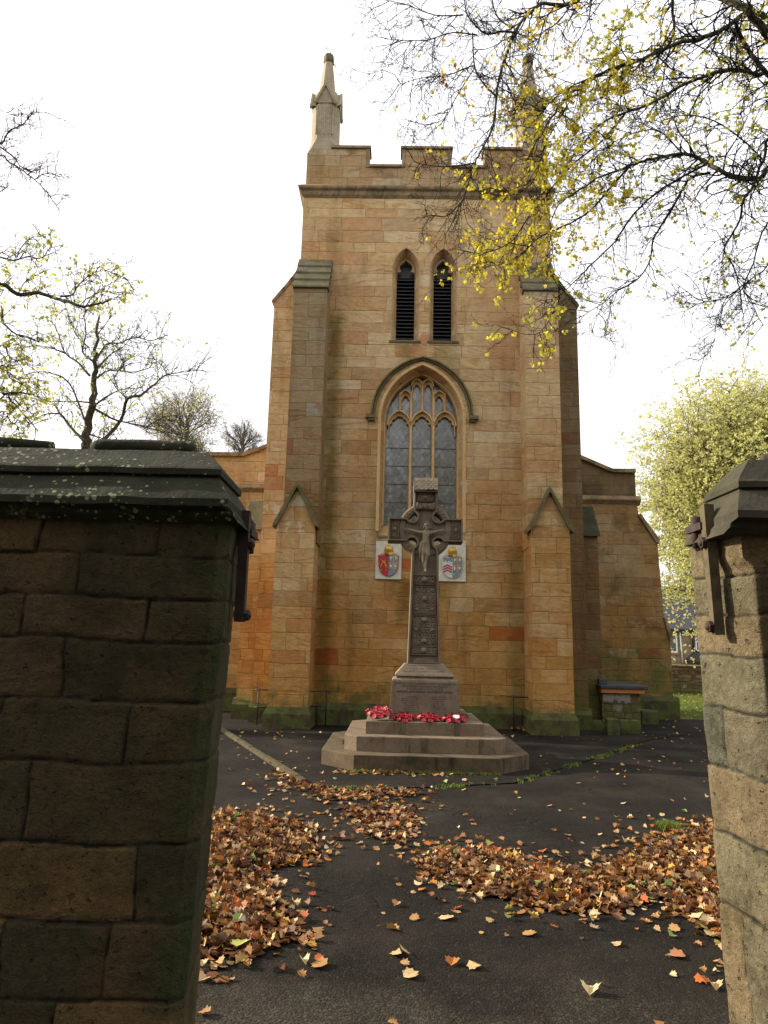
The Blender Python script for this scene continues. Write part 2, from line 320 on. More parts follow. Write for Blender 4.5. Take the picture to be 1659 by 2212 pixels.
def asphalt_mat():
    t = NT('asphalt'); P, x, y, z = t.pos()
    v = t.n('TexVoronoi', {'Vector': P, 'Scale': 95.0}); n = t.noise(P, 1.1, 6, 0.6); n2 = t.noise(P, 5.0, 6, 0.7); n3 = t.noise(P, 140, 3)
    s1, s2, _ = t.rnd(v.outputs['Position'])
    col = t.mix(t.step(n, 0.35, 0.7), (0.010, 0.0084, 0.0064), (0.029, 0.024, 0.0175))
    col = t.mix(t.m_('MULTIPLY', t.step(s1, 0.8, 1.0), 0.55), col, (0.060, 0.051, 0.038))
    col = t.mix(t.m_('MULTIPLY', t.step(n2, 0.55, 0.72), 0.6), col, (0.034, 0.024, 0.014))
    col = t.mix(t.m_('MULTIPLY', t.step(t.noise(P, 1.7, 6, 0.7), 0.56, 0.68), 0.45), col, (0.014, 0.019, 0.005))
    zone = t.step(t.m_('ADD', y, t.m_('MULTIPLY', t.m_('SUBTRACT', t.noise(P, 1.6, 6, 0.7), 0.5), 1.5)), 3.85, 3.35)
    col = t.mix(t.m_('MULTIPLY', zone, 0.8), col, t.mix(t.m_('MULTIPLY', s1, s1), (0.024, 0.021, 0.015), (0.075, 0.068, 0.05)))
    mud = t.step(t.noise(P, 3.2, 6, 0.75), 0.58, 0.7)
    col = t.mix(t.m_('MULTIPLY', mud, t.step(y, 6.0, 3.5)), col, (0.050, 0.036, 0.020))
    lane = t.step(t.noise(t.comb(t.m_('MULTIPLY', x, 0.9), t.m_('MULTIPLY', y, 0.25), 4.0), 1.0, 5, 0.65), 0.42, 0.68)
    col = t.mix(lane, t.mix(1.0, col, (0.62, 0.60, 0.58), 'MULTIPLY'), col)
    cr = t.n('TexVoronoi', {'Vector': t.n('VectorMath', {0: P, 1: t.n('TexNoise', {'Vector': P, 'Scale': 2.0}).outputs[1]}, operation='ADD').outputs[0], 'Scale': 0.55}, feature='DISTANCE_TO_EDGE')
    ck = t.m_('MULTIPLY', t.step(cr.outputs[0], 0.008, 0.002), t.step(t.noise(P, 0.8, 3), 0.5, 0.6))
    col = t.mix(t.m_('MULTIPLY', ck, 0.8), col, (0.012, 0.011, 0.009))
    h = t.m_('ADD', t.m_('MULTIPLY', t.m_('SUBTRACT', 1.0, v.outputs['Distance']), 0.0045), t.m_('ADD', t.m_('MULTIPLY', n2, 0.02), t.m_('MULTIPLY', n3, 0.002)))
    h = t.m_('SUBTRACT', h, t.m_('MULTIPLY', ck, 0.012))
    return t.pbr(col, 0.96, t.bump(h, 1.0, 1.0), 0.12)

def grass_mat():
    t = NT('turf'); P, x, y, z = t.pos()
    n = t.noise(P, 0.7, 6, 0.7); n2 = t.noise(P, 22.0, 4, 0.8)
    col = t.mix(t.step(n2, 0.35, 0.65), (0.045, 0.065, 0.014), (0.15, 0.165, 0.035))
    col = t.mix(t.step(n, 0.5, 0.68), col, (0.17, 0.13, 0.05))
    return t.pbr(col, 0.95, t.bump(n2, 1.0, 0.05), 0.1)

def leaf_mat(name, stops, trans=0.45, patch=0.0):
    t = NT(name); a = t.attr('tint'); P, x, y, z = t.pos()
    col = t.ramp(a, stops)
    col = t.mix(0.5, col, t.ramp(t.noise(P, 45.0, 3), [(0.3, 0.65), (0.7, 1.3)]), 'MULTIPLY')
    d = t.n('BsdfPrincipled', {'Base Color': col, 'Roughness': 0.6, 'Specular IOR Level': 0.3})
    tr = t.n('BsdfTranslucent', {'Color': t.mix(1.0, col, (1.0, 0.95, 0.6), 'MULTIPLY')})
    mx = t.n('MixShader', {0: trans, 1: d.outputs[0], 2: tr.outputs[0]})
    t.t.links.new(mx.outputs[0], t.out.inputs[0]); return t.m

def bark_mat(name, c1, c2, c3, th=0.6):
    t = NT(name); P, x, y, z = t.pos(); a = t.attr('tint')
    n = t.noise(P, 7.0, 6, 0.7); n2 = t.noise(P, 50, 4, 0.7)
    col = t.mix(n2, c1, c2); col = t.mix(t.m_('MULTIPLY', t.step(n, 0.4, 0.6), t.step(a, 0.35, th)), col, c3)
    return t.pbr(col, 0.9, t.bump(n2, 0.8, 0.02), 0.2)

M = {}
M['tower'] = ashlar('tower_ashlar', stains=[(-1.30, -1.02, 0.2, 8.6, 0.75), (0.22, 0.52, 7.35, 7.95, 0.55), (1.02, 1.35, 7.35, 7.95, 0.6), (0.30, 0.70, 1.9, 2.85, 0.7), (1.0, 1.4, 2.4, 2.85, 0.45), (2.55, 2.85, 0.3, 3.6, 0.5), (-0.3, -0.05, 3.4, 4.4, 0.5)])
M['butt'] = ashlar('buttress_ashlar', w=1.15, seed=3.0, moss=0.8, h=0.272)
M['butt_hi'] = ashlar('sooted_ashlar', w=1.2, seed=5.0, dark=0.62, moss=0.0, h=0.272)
M['side_dark'] = ashlar('shaded_ashlar', w=1.2, seed=6.0, dark=0.8, moss=1.8, h=0.272)  # shadow on the right side buttress put into the stone colour, algae at foot
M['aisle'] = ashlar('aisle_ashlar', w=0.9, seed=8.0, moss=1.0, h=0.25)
M['aisle_r'] = ashlar('shaded_aisle_ashlar', w=0.9, seed=9.0, dark=0.42, moss=2.4, soot_hi=0.2, h=0.25)  # darker copy of the aisle stone, right-hand shade painted in
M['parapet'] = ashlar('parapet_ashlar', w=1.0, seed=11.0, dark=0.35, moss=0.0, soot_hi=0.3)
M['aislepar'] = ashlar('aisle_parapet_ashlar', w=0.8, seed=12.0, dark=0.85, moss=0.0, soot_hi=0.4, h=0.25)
M['dress'] = plainstone('dressed_stone', (0.377, 0.254, 0.139), (0.443, 0.320, 0.189), (0.344, 0.205, 0.098), 3.0, streak=0.25, bump=0.003)
M['mullion'] = plainstone('mullion_stone', (0.571, 0.366, 0.163), (0.640, 0.446, 0.227), None, 4.0, streak=0.15, bump=0.002)
M['weather'] = plainstone('mossy_weathering_stone', (0.106, 0.091, 0.053), (0.153, 0.129, 0.077), (0.083, 0.083, 0.035), 5.0, moss=0.35, streak=0.3)
M['mossy'] = plainstone('mossy_plinth_stone', (0.043, 0.036, 0.020), (0.066, 0.050, 0.023), (0.023, 0.029, 0.008), 4.0, moss=0.75)
M['darkgreen'] = plainstone('green_slab_stone', (0.030, 0.033, 0.017), (0.044, 0.044, 0.022), (0.028, 0.033, 0.011), 4.0, moss=0.4, streak=0.3)
M['string'] = plainstone('string_course_stone', (0.189, 0.138, 0.080), (0.328, 0.225, 0.127), (0.103, 0.092, 0.055), 4.0, streak=0.6, bump=0.004)
M['hoodm'] = plainstone('hood_mould_stone', (0.114, 0.095, 0.046), (0.175, 0.138, 0.069), (0.061, 0.070, 0.023), 4.0, moss=0.4)
M['pinn'] = plainstone('pinnacle_stone', (0.297, 0.245, 0.163), (0.371, 0.313, 0.216), (0.253, 0.223, 0.141), 3.0, streak=0.3)
M['cope'] = plainstone('gate_coping_stone', (0.013, 0.014, 0.006), (0.025, 0.024, 0.011), (0.018, 0.024, 0.008), 6.0, streak=0.3, bump=0.01, lichen=0.85)
M['cope2'] = plainstone('coping_stone', (0.033, 0.029, 0.018), (0.055, 0.047, 0.028), (0.039, 0.038, 0.018), 6.0, streak=0.3, bump=0.008)
M['memorial'] = plainstone('memorial_stone', (0.152, 0.113, 0.075), (0.196, 0.155, 0.108), (0.123, 0.095, 0.065), 5.0, streak=0.3, bump=0.003)
M['step'] = plainstone('step_stone', (0.141, 0.103, 0.064), (0.181, 0.136, 0.086), (0.111, 0.076, 0.048), 4.0, streak=0.75, bump=0.004)
M['step_dark'] = plainstone('damp_step_stone', (0.068, 0.048, 0.028), (0.105, 0.074, 0.042), (0.028, 0.024, 0.011), 3.0, streak=0.8, bump=0.004, moss=0.25)
M['pier'] = pierstone('gate_stone')
M['iron'] = simple('rusty_iron', (0.035, 0.020, 0.014), 0.75, 0.2, 0.4, 0.5)
M['iron_green'] = simple('weathered_iron', (0.085, 0.066, 0.035), 0.8, 0.1, 0.3, 0.45)
M['black_iron'] = simple('black_iron', (0.012, 0.012, 0.012), 0.5, 0.3)
M['asphalt'] = asphalt_mat(); M['grass'] = grass_mat()
M['louvre'] = simple('louvre_slate', (0.022, 0.022, 0.024), 0.55, 0, 0.5)
M['void'] = simple('dark_void', (0.006, 0.006, 0.007), 0.9, 0, 0.1)
M['lead'] = simple('roof_lead', (0.12, 0.12, 0.12), 0.6)
M['slate'] = simple('roof_slate', (0.045, 0.045, 0.052), 0.6, 0, 0.4, 0.35, 6.0)
M['white'] = simple('white_paint', (0.75, 0.75, 0.73), 0.5, 0, 0.4, 0.05)
M['timber'] = simple('orange_timber', (0.50, 0.19, 0.045), 0.7, 0, 0.3, 0.3)
M['bark'] = bark_mat('overhanging_bark', (0.012, 0.010, 0.009), (0.035, 0.027, 0.02), (0.13, 0.125, 0.065))
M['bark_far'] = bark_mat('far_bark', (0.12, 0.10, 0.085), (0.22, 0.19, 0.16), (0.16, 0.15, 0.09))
M['bark2'] = bark_mat('churchyard_bark', (0.03, 0.024, 0.02), (0.07, 0.055, 0.045), (0.075, 0.075, 0.035))
YEL = [(0.0, (0.30, 0.34, 0.10)), (0.3, (0.56, 0.58, 0.09)), (0.6, (0.82, 0.76, 0.12)), (0.85, (0.76, 0.60, 0.11)), (1.0, (0.46, 0.22, 0.08))]
M['leaf_y'] = leaf_mat('yellow_leaf', YEL, 0.62)
M['leaf_g'] = leaf_mat('green_leaf', [(0.0, (0.32, 0.40, 0.06)), (0.5, (0.58, 0.63, 0.11)), (1.0, (0.78, 0.70, 0.20))], 0.65)
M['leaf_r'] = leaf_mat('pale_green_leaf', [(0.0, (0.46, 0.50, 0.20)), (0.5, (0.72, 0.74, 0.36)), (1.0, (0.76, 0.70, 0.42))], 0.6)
M['leaf_d'] = leaf_mat('street_tree_leaf', [(0.0, (0.04, 0.06, 0.012)), (1.0, (0.09, 0.10, 0.02))], 0.3)
M['litter'] = leaf_mat('fallen_leaf', [(0.0, (0.04, 0.019, 0.009)), (0.20, (0.14, 0.055, 0.017)), (0.40, (0.30, 0.135, 0.040)), (0.56, (0.45, 0.27, 0.10)), (0.68, (0.58, 0.46, 0.26)), (0.76, (0.33, 0.065, 0.014)), (0.86, (0.50, 0.18, 0.025)), (0.94, (0.50, 0.36, 0.06)), (1.0, (0.26, 0.34, 0.10))], 0.15)
M['tuft'] = leaf_mat('grass_blade', [(0.0, (0.07, 0.12, 0.015)), (1.0, (0.20, 0.27, 0.04))], 0.4)
M['poppy'] = simple('poppy_red', (0.33, 0.006, 0.014), 0.45, 0, 0.5, 0.35, 40)
M['poppy_pink'] = simple('faded_poppy', (0.42, 0.035, 0.05), 0.45, 0, 0.5, 0.3, 40)
M['wreath_base'] = simple('wreath_base', (0.05, 0.012, 0.014), 0.7)
M['gold'] = simple('gold_paint', (0.58, 0.34, 0.05), 0.4, 0.2, 0.5, 0.25, 60)
M['red'] = simple('shield_red', (0.42, 0.025, 0.04), 0.45)
M['blue'] = simple('shield_blue', (0.18, 0.25, 0.33), 0.45)
M['shieldwhite'] = simple('shield_white', (0.58, 0.58, 0.52), 0.5)
M['panelwhite'] = simple('panel_white', (0.62, 0.60, 0.48), 0.6, 0, 0.3, 0.15, 8)
M['ink'] = simple('worn_letters', (0.06, 0.048, 0.04), 0.9)
M['skinstone'] = plainstone('figure_stone', (0.225, 0.169, 0.115), (0.283, 0.222, 0.156), None, 9.0, streak=0.25, bump=0.002)
M['relief'] = M['memorial']

def glass_mat():
    t = NT('leaded_glass'); P, x, y, z = t.pos(); s = 0.095
    a = t.m_('DIVIDE', t.m_('ADD', t.m_('MULTIPLY', x, 1.55), z), s * 2); b = t.m_('DIVIDE', t.m_('SUBTRACT', t.m_('MULTIPLY', x, 1.55), z), s * 2)
    fa = t.m_('ABSOLUTE', t.m_('SUBTRACT', t.m_('FRACT', a), 0.5)); fb = t.m_('ABSOLUTE', t.m_('SUBTRACT', t.m_('FRACT', b), 0.5))
    lead = t.step(t.m_('MAXIMUM', fa, fb), 0.465, 0.49)
    r1, r2, r3 = t.rnd(t.comb(t.m_('FLOOR', a), t.m_('FLOOR', b), 1.0))
    # each quarry is tilted a little in its leads
    ua = t.m_('MULTIPLY', t.m_('SUBTRACT', r1, 0.5), 0.010); ub = t.m_('MULTIPLY', t.m_('SUBTRACT', r2, 0.5), 0.010)
    h = t.m_('ADD', t.m_('MULTIPLY', x, ua), t.m_('MULTIPLY', z, ub))
    nn = t.bump(t.m_('ADD', t.m_('MULTIPLY', h, 6.0), t.m_('MULTIPLY', t.noise(P, 5.0, 3), 0.006)), 1.0, 1.0)
    gl = t.n('BsdfPrincipled', {'Base Color': (0.060, 0.064, 0.048), 'Roughness': t.m_('MULTIPLY_ADD', r3, 0.12, 0.24), 'Specular IOR Level': 1.0, 'IOR': 1.8, 'Normal': nn})
    ld = t.n('BsdfPrincipled', {'Base Color': (0.05, 0.05, 0.048), 'Roughness': 0.7})
    mx = t.n('MixShader', {0: t.m_('MULTIPLY', lead, 0.5), 1: gl.outputs[0], 2: ld.outputs[0]})
    t.t.links.new(mx.outputs[0], t.out.inputs[0]); return t.m
M['glass'] = glass_mat()
def winglass():
    t = NT('window_glass'); return t.pbr((0.02, 0.025, 0.025), 0.08, None, 0.8)
M['pane'] = winglass()

# ------------------------------------------------------------------ ground
def sheet(name, poly, z, mat, kind='structure', label=None, cat=None):
    b = MB(); b.add([(x, y, z) for x, y in poly], [tuple(range(len(poly)))]); o = b.build(name, mat); return tag(o, label, cat, None, kind)
sheet('ground', [(-400, -400), (400, -400), (400, 400), (-400, 400)], -0.012, M['grass'])
sheet('asphalt_path', [(-14, -30), (14, -30), (14, 3.2), (8.5, 12), (7.6, 16.2), (11.5, 16.9), (11.4, 17.3), (6.5, 17.2), (6.0, 20), (-14, 20)], 0.0, M['asphalt'])
cj = [(-0.82, 8.49), (-0.4, 8.30), (0.44, 8.42), (1.61, 8.82), (2.33, 9.77), (3.33, 11.07), (4.77, 13.1)]
sheet('memorial_court', cj + [(6.0, 14.2), (6.0, 17), (-5, 17), (-2.77, 13.06)], 0.012, M['asphalt'])
# ------------------------------------------------------------------ church
def arch_half(cx, a, zs, rise, n=14):       # left half of a two-centred arch, spring -> apex
    r = (a * a + rise * rise) / (2 * a); t1 = math.acos(max(-1, min(1, (r - a) / r)))
    return [(cx - a + r - r * math.cos(t1 * k / n), zs + r * math.sin(t1 * k / n)) for k in range(n + 1)]
def arch(cx, a, zb, zs, rise, n=14):
    L = arch_half(cx, a, zs, rise, n); Rr = [(2 * cx - x, z) for x, z in reversed(L[:-1])]
    return [(cx - a, zb)] + L + Rr + [(cx + a, zb)]
def cutter(rings):
    b = MB(); b.loft([[(x, y, z) for x, z in poly] for y, poly in rings]); return b.build('cutter', M['dress'])
def resample(p, n):
    d = [0]
    for i in range(1, len(p)): d.append(d[-1] + math.dist(p[i], p[i - 1]))
    out = []; j = 0
    for k in range(n + 1):
        s = d[-1] * k / n
        while j < len(p) - 2 and d[j + 1] < s: j += 1
        f = (s - d[j]) / max(1e-9, d[j + 1] - d[j]); out.append((p[j][0] + (p[j + 1][0] - p[j][0]) * f, p[j][1] + (p[j + 1][1] - p[j][1]) * f))
    return out
def foil_half(cx, a, zb, zs, rise, foils=2):   # cusped left half: bottom -> apex
    p = [(cx - a, zb), (cx - a, zs - 0.02)]
    base = arch_half(cx, a * 0.97, zs, rise * 0.93, 40)
    n = foils; seg = len(base) / n
    for i, (x, z) in enumerate(base):
        f = (i / (len(base) - 1)) * n; fr = f - math.floor(f)
        c = abs(math.sin(math.pi * min(f, n - 0.5 if i < len(base) - 1 else n - 0.5))) if f < n - 0.5 else 1.0
        pull = (1 - c) * 0.19 if f > 0.25 else 0.0
        p.append((x + (cx - x) * pull, z - pull * a * 0.35))
    return p
def plate(b, outer_half, inner_half, cx, y0, y1, n=46):
    o = resample(outer_half, n); i = resample(inner_half, n)
    O = o + [(2 * cx - x, z) for x, z in reversed(o[:-1])]; I = i + [(2 * cx - x, z) for x, z in reversed(i[:-1])]
    vs = []; m = len(O)
    for (x, z), (X, Z) in zip(O, I): vs += [(x, y0, z), (X, y0, Z), (X, y1, Z)]
    fs = []
    for k in range(m - 1): fs += [(3 * k, 3 * k + 1, 3 * k + 4, 3 * k + 3), (3 * k + 1, 3 * k + 2, 3 * k + 5, 3 * k + 4)]
    b.add(vs, fs)

CH = empty('church_tower', (0.792, 14.388, 0), R(-1.0), 'tall buff sandstone church tower with battlements, pinnacles, paired louvred lancets and a traceried west window', 'church')
H = 2.76
b = MB(); b.box(-H, H, 0, 5.6, 0, 11.50); wall = b.build('wall', M['tower'], CH)
cut = []
for cx in (-0.425, 0.395):
    O = arch(cx, 0.29, 8.03, 9.72, 0.50); I = arch(cx, 0.20, 8.16, 9.74, 0.34)
    cut.append(cutter([(-0.2, O), (0.0, O), (0.26, I), (0.5, I)]))
WX = -0.035
O = arch(WX, 0.90, 3.72, 6.27, 1.24, 20); O2 = arch(WX, 0.86, 3.78, 6.27, 1.19, 20); I = arch(WX, 0.765, 4.02, 6.30, 1.03, 20)
cut.append(cutter([(-0.2, O), (0.03, O), (0.05, O2), (0.34, I), (0.55, I)]))
for c in cut: c.parent = CH
boolean(wall, cut)
# window dressings: thin moulded order round the opening
def order(cx, a, zs, rise, zb, w, y0, y1, name, mat, par, taper=0.3):
    L = arch_half(cx, a, zs, rise, 18); p = [(cx - a, zb)] + L + [(2 * cx - x, z) for x, z in reversed(L[:-1])] + [(cx + a, zb)]
    b = MB(); b.bar(p, w, y0, y1, taper); return b.build(name, mat, par)
# west window
ww = empty('west_window', (0, 0, 0)); ww.parent = CH
order(WX, 0.895, 6.27, 1.235, 3.86, 0.085, -0.018, 0.10, 'outer_moulding', M['mullion'], ww)
order(WX, 0.80, 6.29, 1.09, 4.02, 0.07, 0.24, 0.36, 'frame', M['mullion'], ww)
b = MB(); b.prism(arch(WX, 0.77, 4.0, 6.30, 1.04, 18), 0.44, 0.46); b.build('leaded_glass', M['glass'], ww)
b = MB()
z_spr = 6.30
for mx in (-0.262, 0.225): b.bar([(mx, 4.02), (mx, 6.0), (mx, 6.98)], 0.074, 0.27, 0.42, 0.45)
for mx in (-0.505, -0.02, 0.468): b.bar([(mx, 6.55), (mx, 6.95 if abs(mx + 0.02) > 0.1 else 7.18)], 0.05, 0.27, 0.42, 0.45)
lights = [(-0.512, 0.235), (-0.020, 0.228), (0.470, 0.228)]
for lx, a in lights:
    L = arch_half(lx, a + 0.012, 6.22, 0.33, 10); b.bar(L + [(2 * lx - x, z) for x, z in reversed(L[:-1])], 0.05, 0.27, 0.42, 0.45)
    o = [(lx - a, 6.0)] + arch_half(lx, a, 6.22, 0.31, 14); i = foil_half(lx, a * 0.93, 6.0, 6.18, 0.29, 3)
    plate(b, o, i, lx, 0.35, 0.43)
for lx, zt in ((-0.384, 6.88), (-0.141, 7.14), (0.103, 7.14), (0.347, 6.88)):
    L = arch_half(lx, 0.118, zt - 0.02, 0.15, 8); b.bar(L + [(2 * lx - x, z) for x, z in reversed(L[:-1])], 0.04, 0.27, 0.42, 0.45)
    o = [(lx - 0.11, 6.6)] + arch_half(lx, 0.11, zt - 0.02, 0.14, 10); i = foil_half(lx, 0.085, 6.6, zt - 0.10, 0.15, 2)
    plate(b, o, i, lx, 0.35, 0.43)
b.build('tracery', M['mullion'], ww)
b = MB()
for zb in (4.55, 4.95, 5.35, 5.75):
    b.bar([(-0.78, zb), (0.71, zb)], 0.012, 0.425, 0.437)
b.build('saddle_bar', M['lead'], ww)
b = MB(); b.prism([(-0.0, 3.74), (0.34, 4.00), (0.34, 3.70), (0, 3.70)], WX - 0.86, WX + 0.86, 'x'); b.build('sill', M['weather'], ww)
L = arch_half(WX, 1.06, 6.36, 1.27, 20); pth = [(x, z) for x, z in L] + [(2 * WX - x, z) for x, z in reversed(L[:-1])]
b = MB(); b.bar(pth, 0.046, -0.09, -0.001, 0.35); b.bar([(x + (WX - x) * 0.045, z - 0.03) for x, z in pth], 0.05, -0.05, -0.002, 0.2)
for s in (-1, 1):
    sx = WX + s * 1.06; b.box(sx - 0.095 + s * 0.03, sx + 0.095 + s * 0.03, -0.11, -0.003, 6.26, 6.335); b.box(sx - 0.075 - s * 0.0, sx + 0.075, -0.08, -0.003, 6.21, 6.255)
b.build('hood_mould', M['hoodm'], ww)
# belfry windows
for cx in (-0.425, 0.395):
    bw = empty('belfry_window', (0, 0, 0)); bw.parent = CH
    order(cx, 0.29, 9.72, 0.50, 8.10, 0.03, -0.004, 0.06, 'outer_moulding', M['dress'], bw)
    b = MB(); o = [(cx - 0.205, 9.55)] + arch_half(cx, 0.205, 9.74, 0.34, 14)
    i = [(cx - 0.195, 9.55), (cx - 0.195, 9.735), (cx - 0.13, 9.745), (cx - 0.105, 9.77), (cx - 0.125, 9.80), (cx - 0.145, 9.85), (cx - 0.135, 9.90), (cx - 0.10, 9.95), (cx - 0.04, 9.99), (cx, 10.04)]
    plate(b, o, i, cx, 0.20, 0.30); b.build('cusped_head', M['dress'], bw)
    b = MB(); b.box(cx - 0.22, cx + 0.22, 0.43, 0.45, 8.1, 10.1); b.build('void', M['void'], bw)
    b = MB()
    for k in range(17):
        z = 8.19 + k * 0.087
        b.add([(cx - 0.21, 0.28, z), (cx + 0.21, 0.28, z), (cx + 0.21, 0.38, z + 0.075), (cx - 0.21, 0.38, z + 0.075), (cx - 0.21, 0.28, z + 0.014), (cx + 0.21, 0.28, z + 0.014), (cx + 0.21, 0.38, z + 0.089), (cx - 0.21, 0.38, z + 0.089)],
              [(0, 1, 2, 3), (4, 7, 6, 5), (0, 4, 5, 1), (3, 2, 6, 7), (0, 3, 7, 4), (1, 5, 6, 2)])
    b.build('louvres', M['louvre'], bw)
    b = MB(); b.box(cx - 0.2, cx + 0.2, 0.36, 0.375, 9.68, 10.1); b.build('head_board', M['louvre'], bw)
    b = MB(); b.prism([(-0.02, 7.98), (-0.02, 8.03), (0.28, 8.16), (0.28, 7.98)], cx - 0.34, cx + 0.34, 'x'); b.build('sill', M['weather'], bw)
# cornice and parapet
b = MB()
prof = [(0.0, 11.42), (-0.045, 11.48), (-0.06, 11.56), (-0.11, 11.60), (-0.12, 11.63), (-0.12, 11.66), (0.0, 11.76)]
def ringprof(b, prof, hx, y0, y1):
    rings = []
    for d, z in prof: rings.append([(-hx + d, y0 + d, z), (hx - d, y0 + d, z), (hx - d, y1 - d, z), (-hx + d, y1 - d, z)])
    b.loft(rings)
ringprof(b, prof, H, 0, 5.6); b.build('string_course', M['string'], CH)
b = MB(); P_ = H - 0.03; z0, zc, zm = 11.70, 12.22, 12.69
front = [(-P_, z0), (P_, z0), (P_, zm - 0.12), (P_ - 0.08, zm), (1.31, zm), (1.31, zc), (0.565, zc), (0.565, zm), (-0.565, zm), (-0.565, zc), (-1.30, zc), (-1.30, zm), (-P_ + 0.08, zm), (-P_, zm - 0.12)]
b.prism(front, 0.03, 0.36); b.prism(front, 5.2, 5.57)
side = [(0.36, z0), (5.2, z0), (5.2, zm), (4.2, zm), (4.2, zc), (3.4, zc), (3.4, zm), (2.2, zm), (2.2, zc), (1.4, zc), (1.4, zm), (0.36, zm)]
b.prism(side, -P_, -P_ + 0.33, 'x'); b.prism(side, P_ - 0.33, P_, 'x')
b.build('parapet', M['parapet'], CH)
b = MB()
for p in ([(-2.15, zm), (-1.30, zm), (-1.30, zc), (-0.565, zc), (-0.565, zm), (0.565, zm), (0.565, zc), (1.31, zc), (1.31, zm), (2.15, zm)],):
    w = 0.05
    segs = list(zip(p[:-1], p[1:]))
    for (xa, za), (xb, zb_) in segs:
        if za == zb_:
            b.box(min(xa, xb) - (0.0 if za == zc else 0.03), max(xa, xb) + (0.0 if za == zc else 0.03), -0.015, 0.40, za + 0.002, za + w + 0.01)
        else:
            s = -1 if (xa in (-0.565, 1.31)) else 1
            b.box(min(xa, xa - s * 0.075) if s > 0 else xa, max(xa, xa + 0.0) if s > 0 else xa + 0.075, 0.012, 0.0295, zc - 0.005, zm)
b.build('parapet_coping', M['string'], CH)
b = MB(); b.box(-2.6, 2.6, 0.2, 5.4, 11.8, 11.9); b.build('roof', M['lead'], CH)
# pinnacles
def octo(cx, cy, r, z, sq=0.30):
    c = r * sq; return [(cx - r, cy - r + 2 * c * 0.6, z), (cx - r + c, cy - r, z), (cx + r - c, cy - r, z), (cx + r, cy - r + c, z), (cx + r, cy + r - c, z), (cx + r - c, cy + r, z), (cx - r + c, cy + r, z), (cx - r, cy + r - c, z)]
def pinnacle(cx, cy):
    pn = empty('pinnacle', (0, 0, 0)); pn.parent = CH
    b = MB(); b.loft([octo(cx, cy, 0.36, 12.6, 0.1), octo(cx, cy, 0.33, 12.95, 0.45), octo(cx, cy, 0.32, 13.0, 0.5), octo(cx, cy, 0.315, 13.95, 0.5), octo(cx, cy, 0.25, 14.35, 0.5)])
    for s in (-1, 1):                       # sunk panels framed by ribs
        for k in (-0.30, -0.155, 0.0, 0.155, 0.30):
            b.box(cx + k * 0.62 - 0.016, cx + k * 0.62 + 0.016, cy + s * 0.318 - 0.012, cy + s * 0.318 + 0.012, 13.1, 13.85)
    b.build('shaft', M['pinn'], pn)
    b = MB()
    for dx, dy in ((0, -1), (-1, 0), (1, 0), (0, 1)):
        for s in (-1, 1):
            px_, py_ = -dy, dx
            A = Vector((cx + dx * 0.34, cy + dy * 0.34, 14.42)); B = Vector((cx + dx * 0.34 + px_ * s * 0.24, cy + dy * 0.34 + py_ * s * 0.24, 13.92))
            b.tube([A, B], [0.035, 0.035], 4, smooth=False)
            if s > 0: b.tube([B + Vector((0, 0, 0.02)), B - Vector((0, 0, 0.07))], [0.05, 0.03], 6)
        A = Vector((cx + dx * 0.33, cy + dy * 0.33, 14.42)); w = 0.23
        b.add([A, A + Vector((-dy * w, dx * w, -0.5)), A + Vector((dy * w, -dx * w, -0.5)), A - Vector((dx, dy, 0)) * 0.15, A + Vector((-dy * w, dx * w, -0.5)) - Vector((dx, dy, 0)) * 0.1, A + Vector((dy * w, -dx * w, -0.5)) - Vector((dx, dy, 0)) * 0.1], [(0, 1, 2), (0, 3, 4, 1), (0, 2, 5, 3)])
    b.build('gablet', M['pinn'], pn)
    b = MB(); b.loft([octo(cx, cy, 0.235, 14.0, 0.55), octo(cx, cy, 0.20, 14.4, 0.58), octo(cx, cy, 0.105, 15.25, 0.58)]); b.build('spire', M['pinn'], pn)
    b = MB(); b.loft([octo(cx, cy, 0.10, 15.22, 0.58), octo(cx, cy, 0.125, 15.27, 0.58), octo(cx, cy, 0.12, 15.42, 0.58), octo(cx, cy, 0.105, 15.47, 0.58)]); b.build('finial', M['weather'], pn)
for cx in (-2.37, 2.40):
    for cy in (0.40, 5.2): pinnacle(cx, cy)
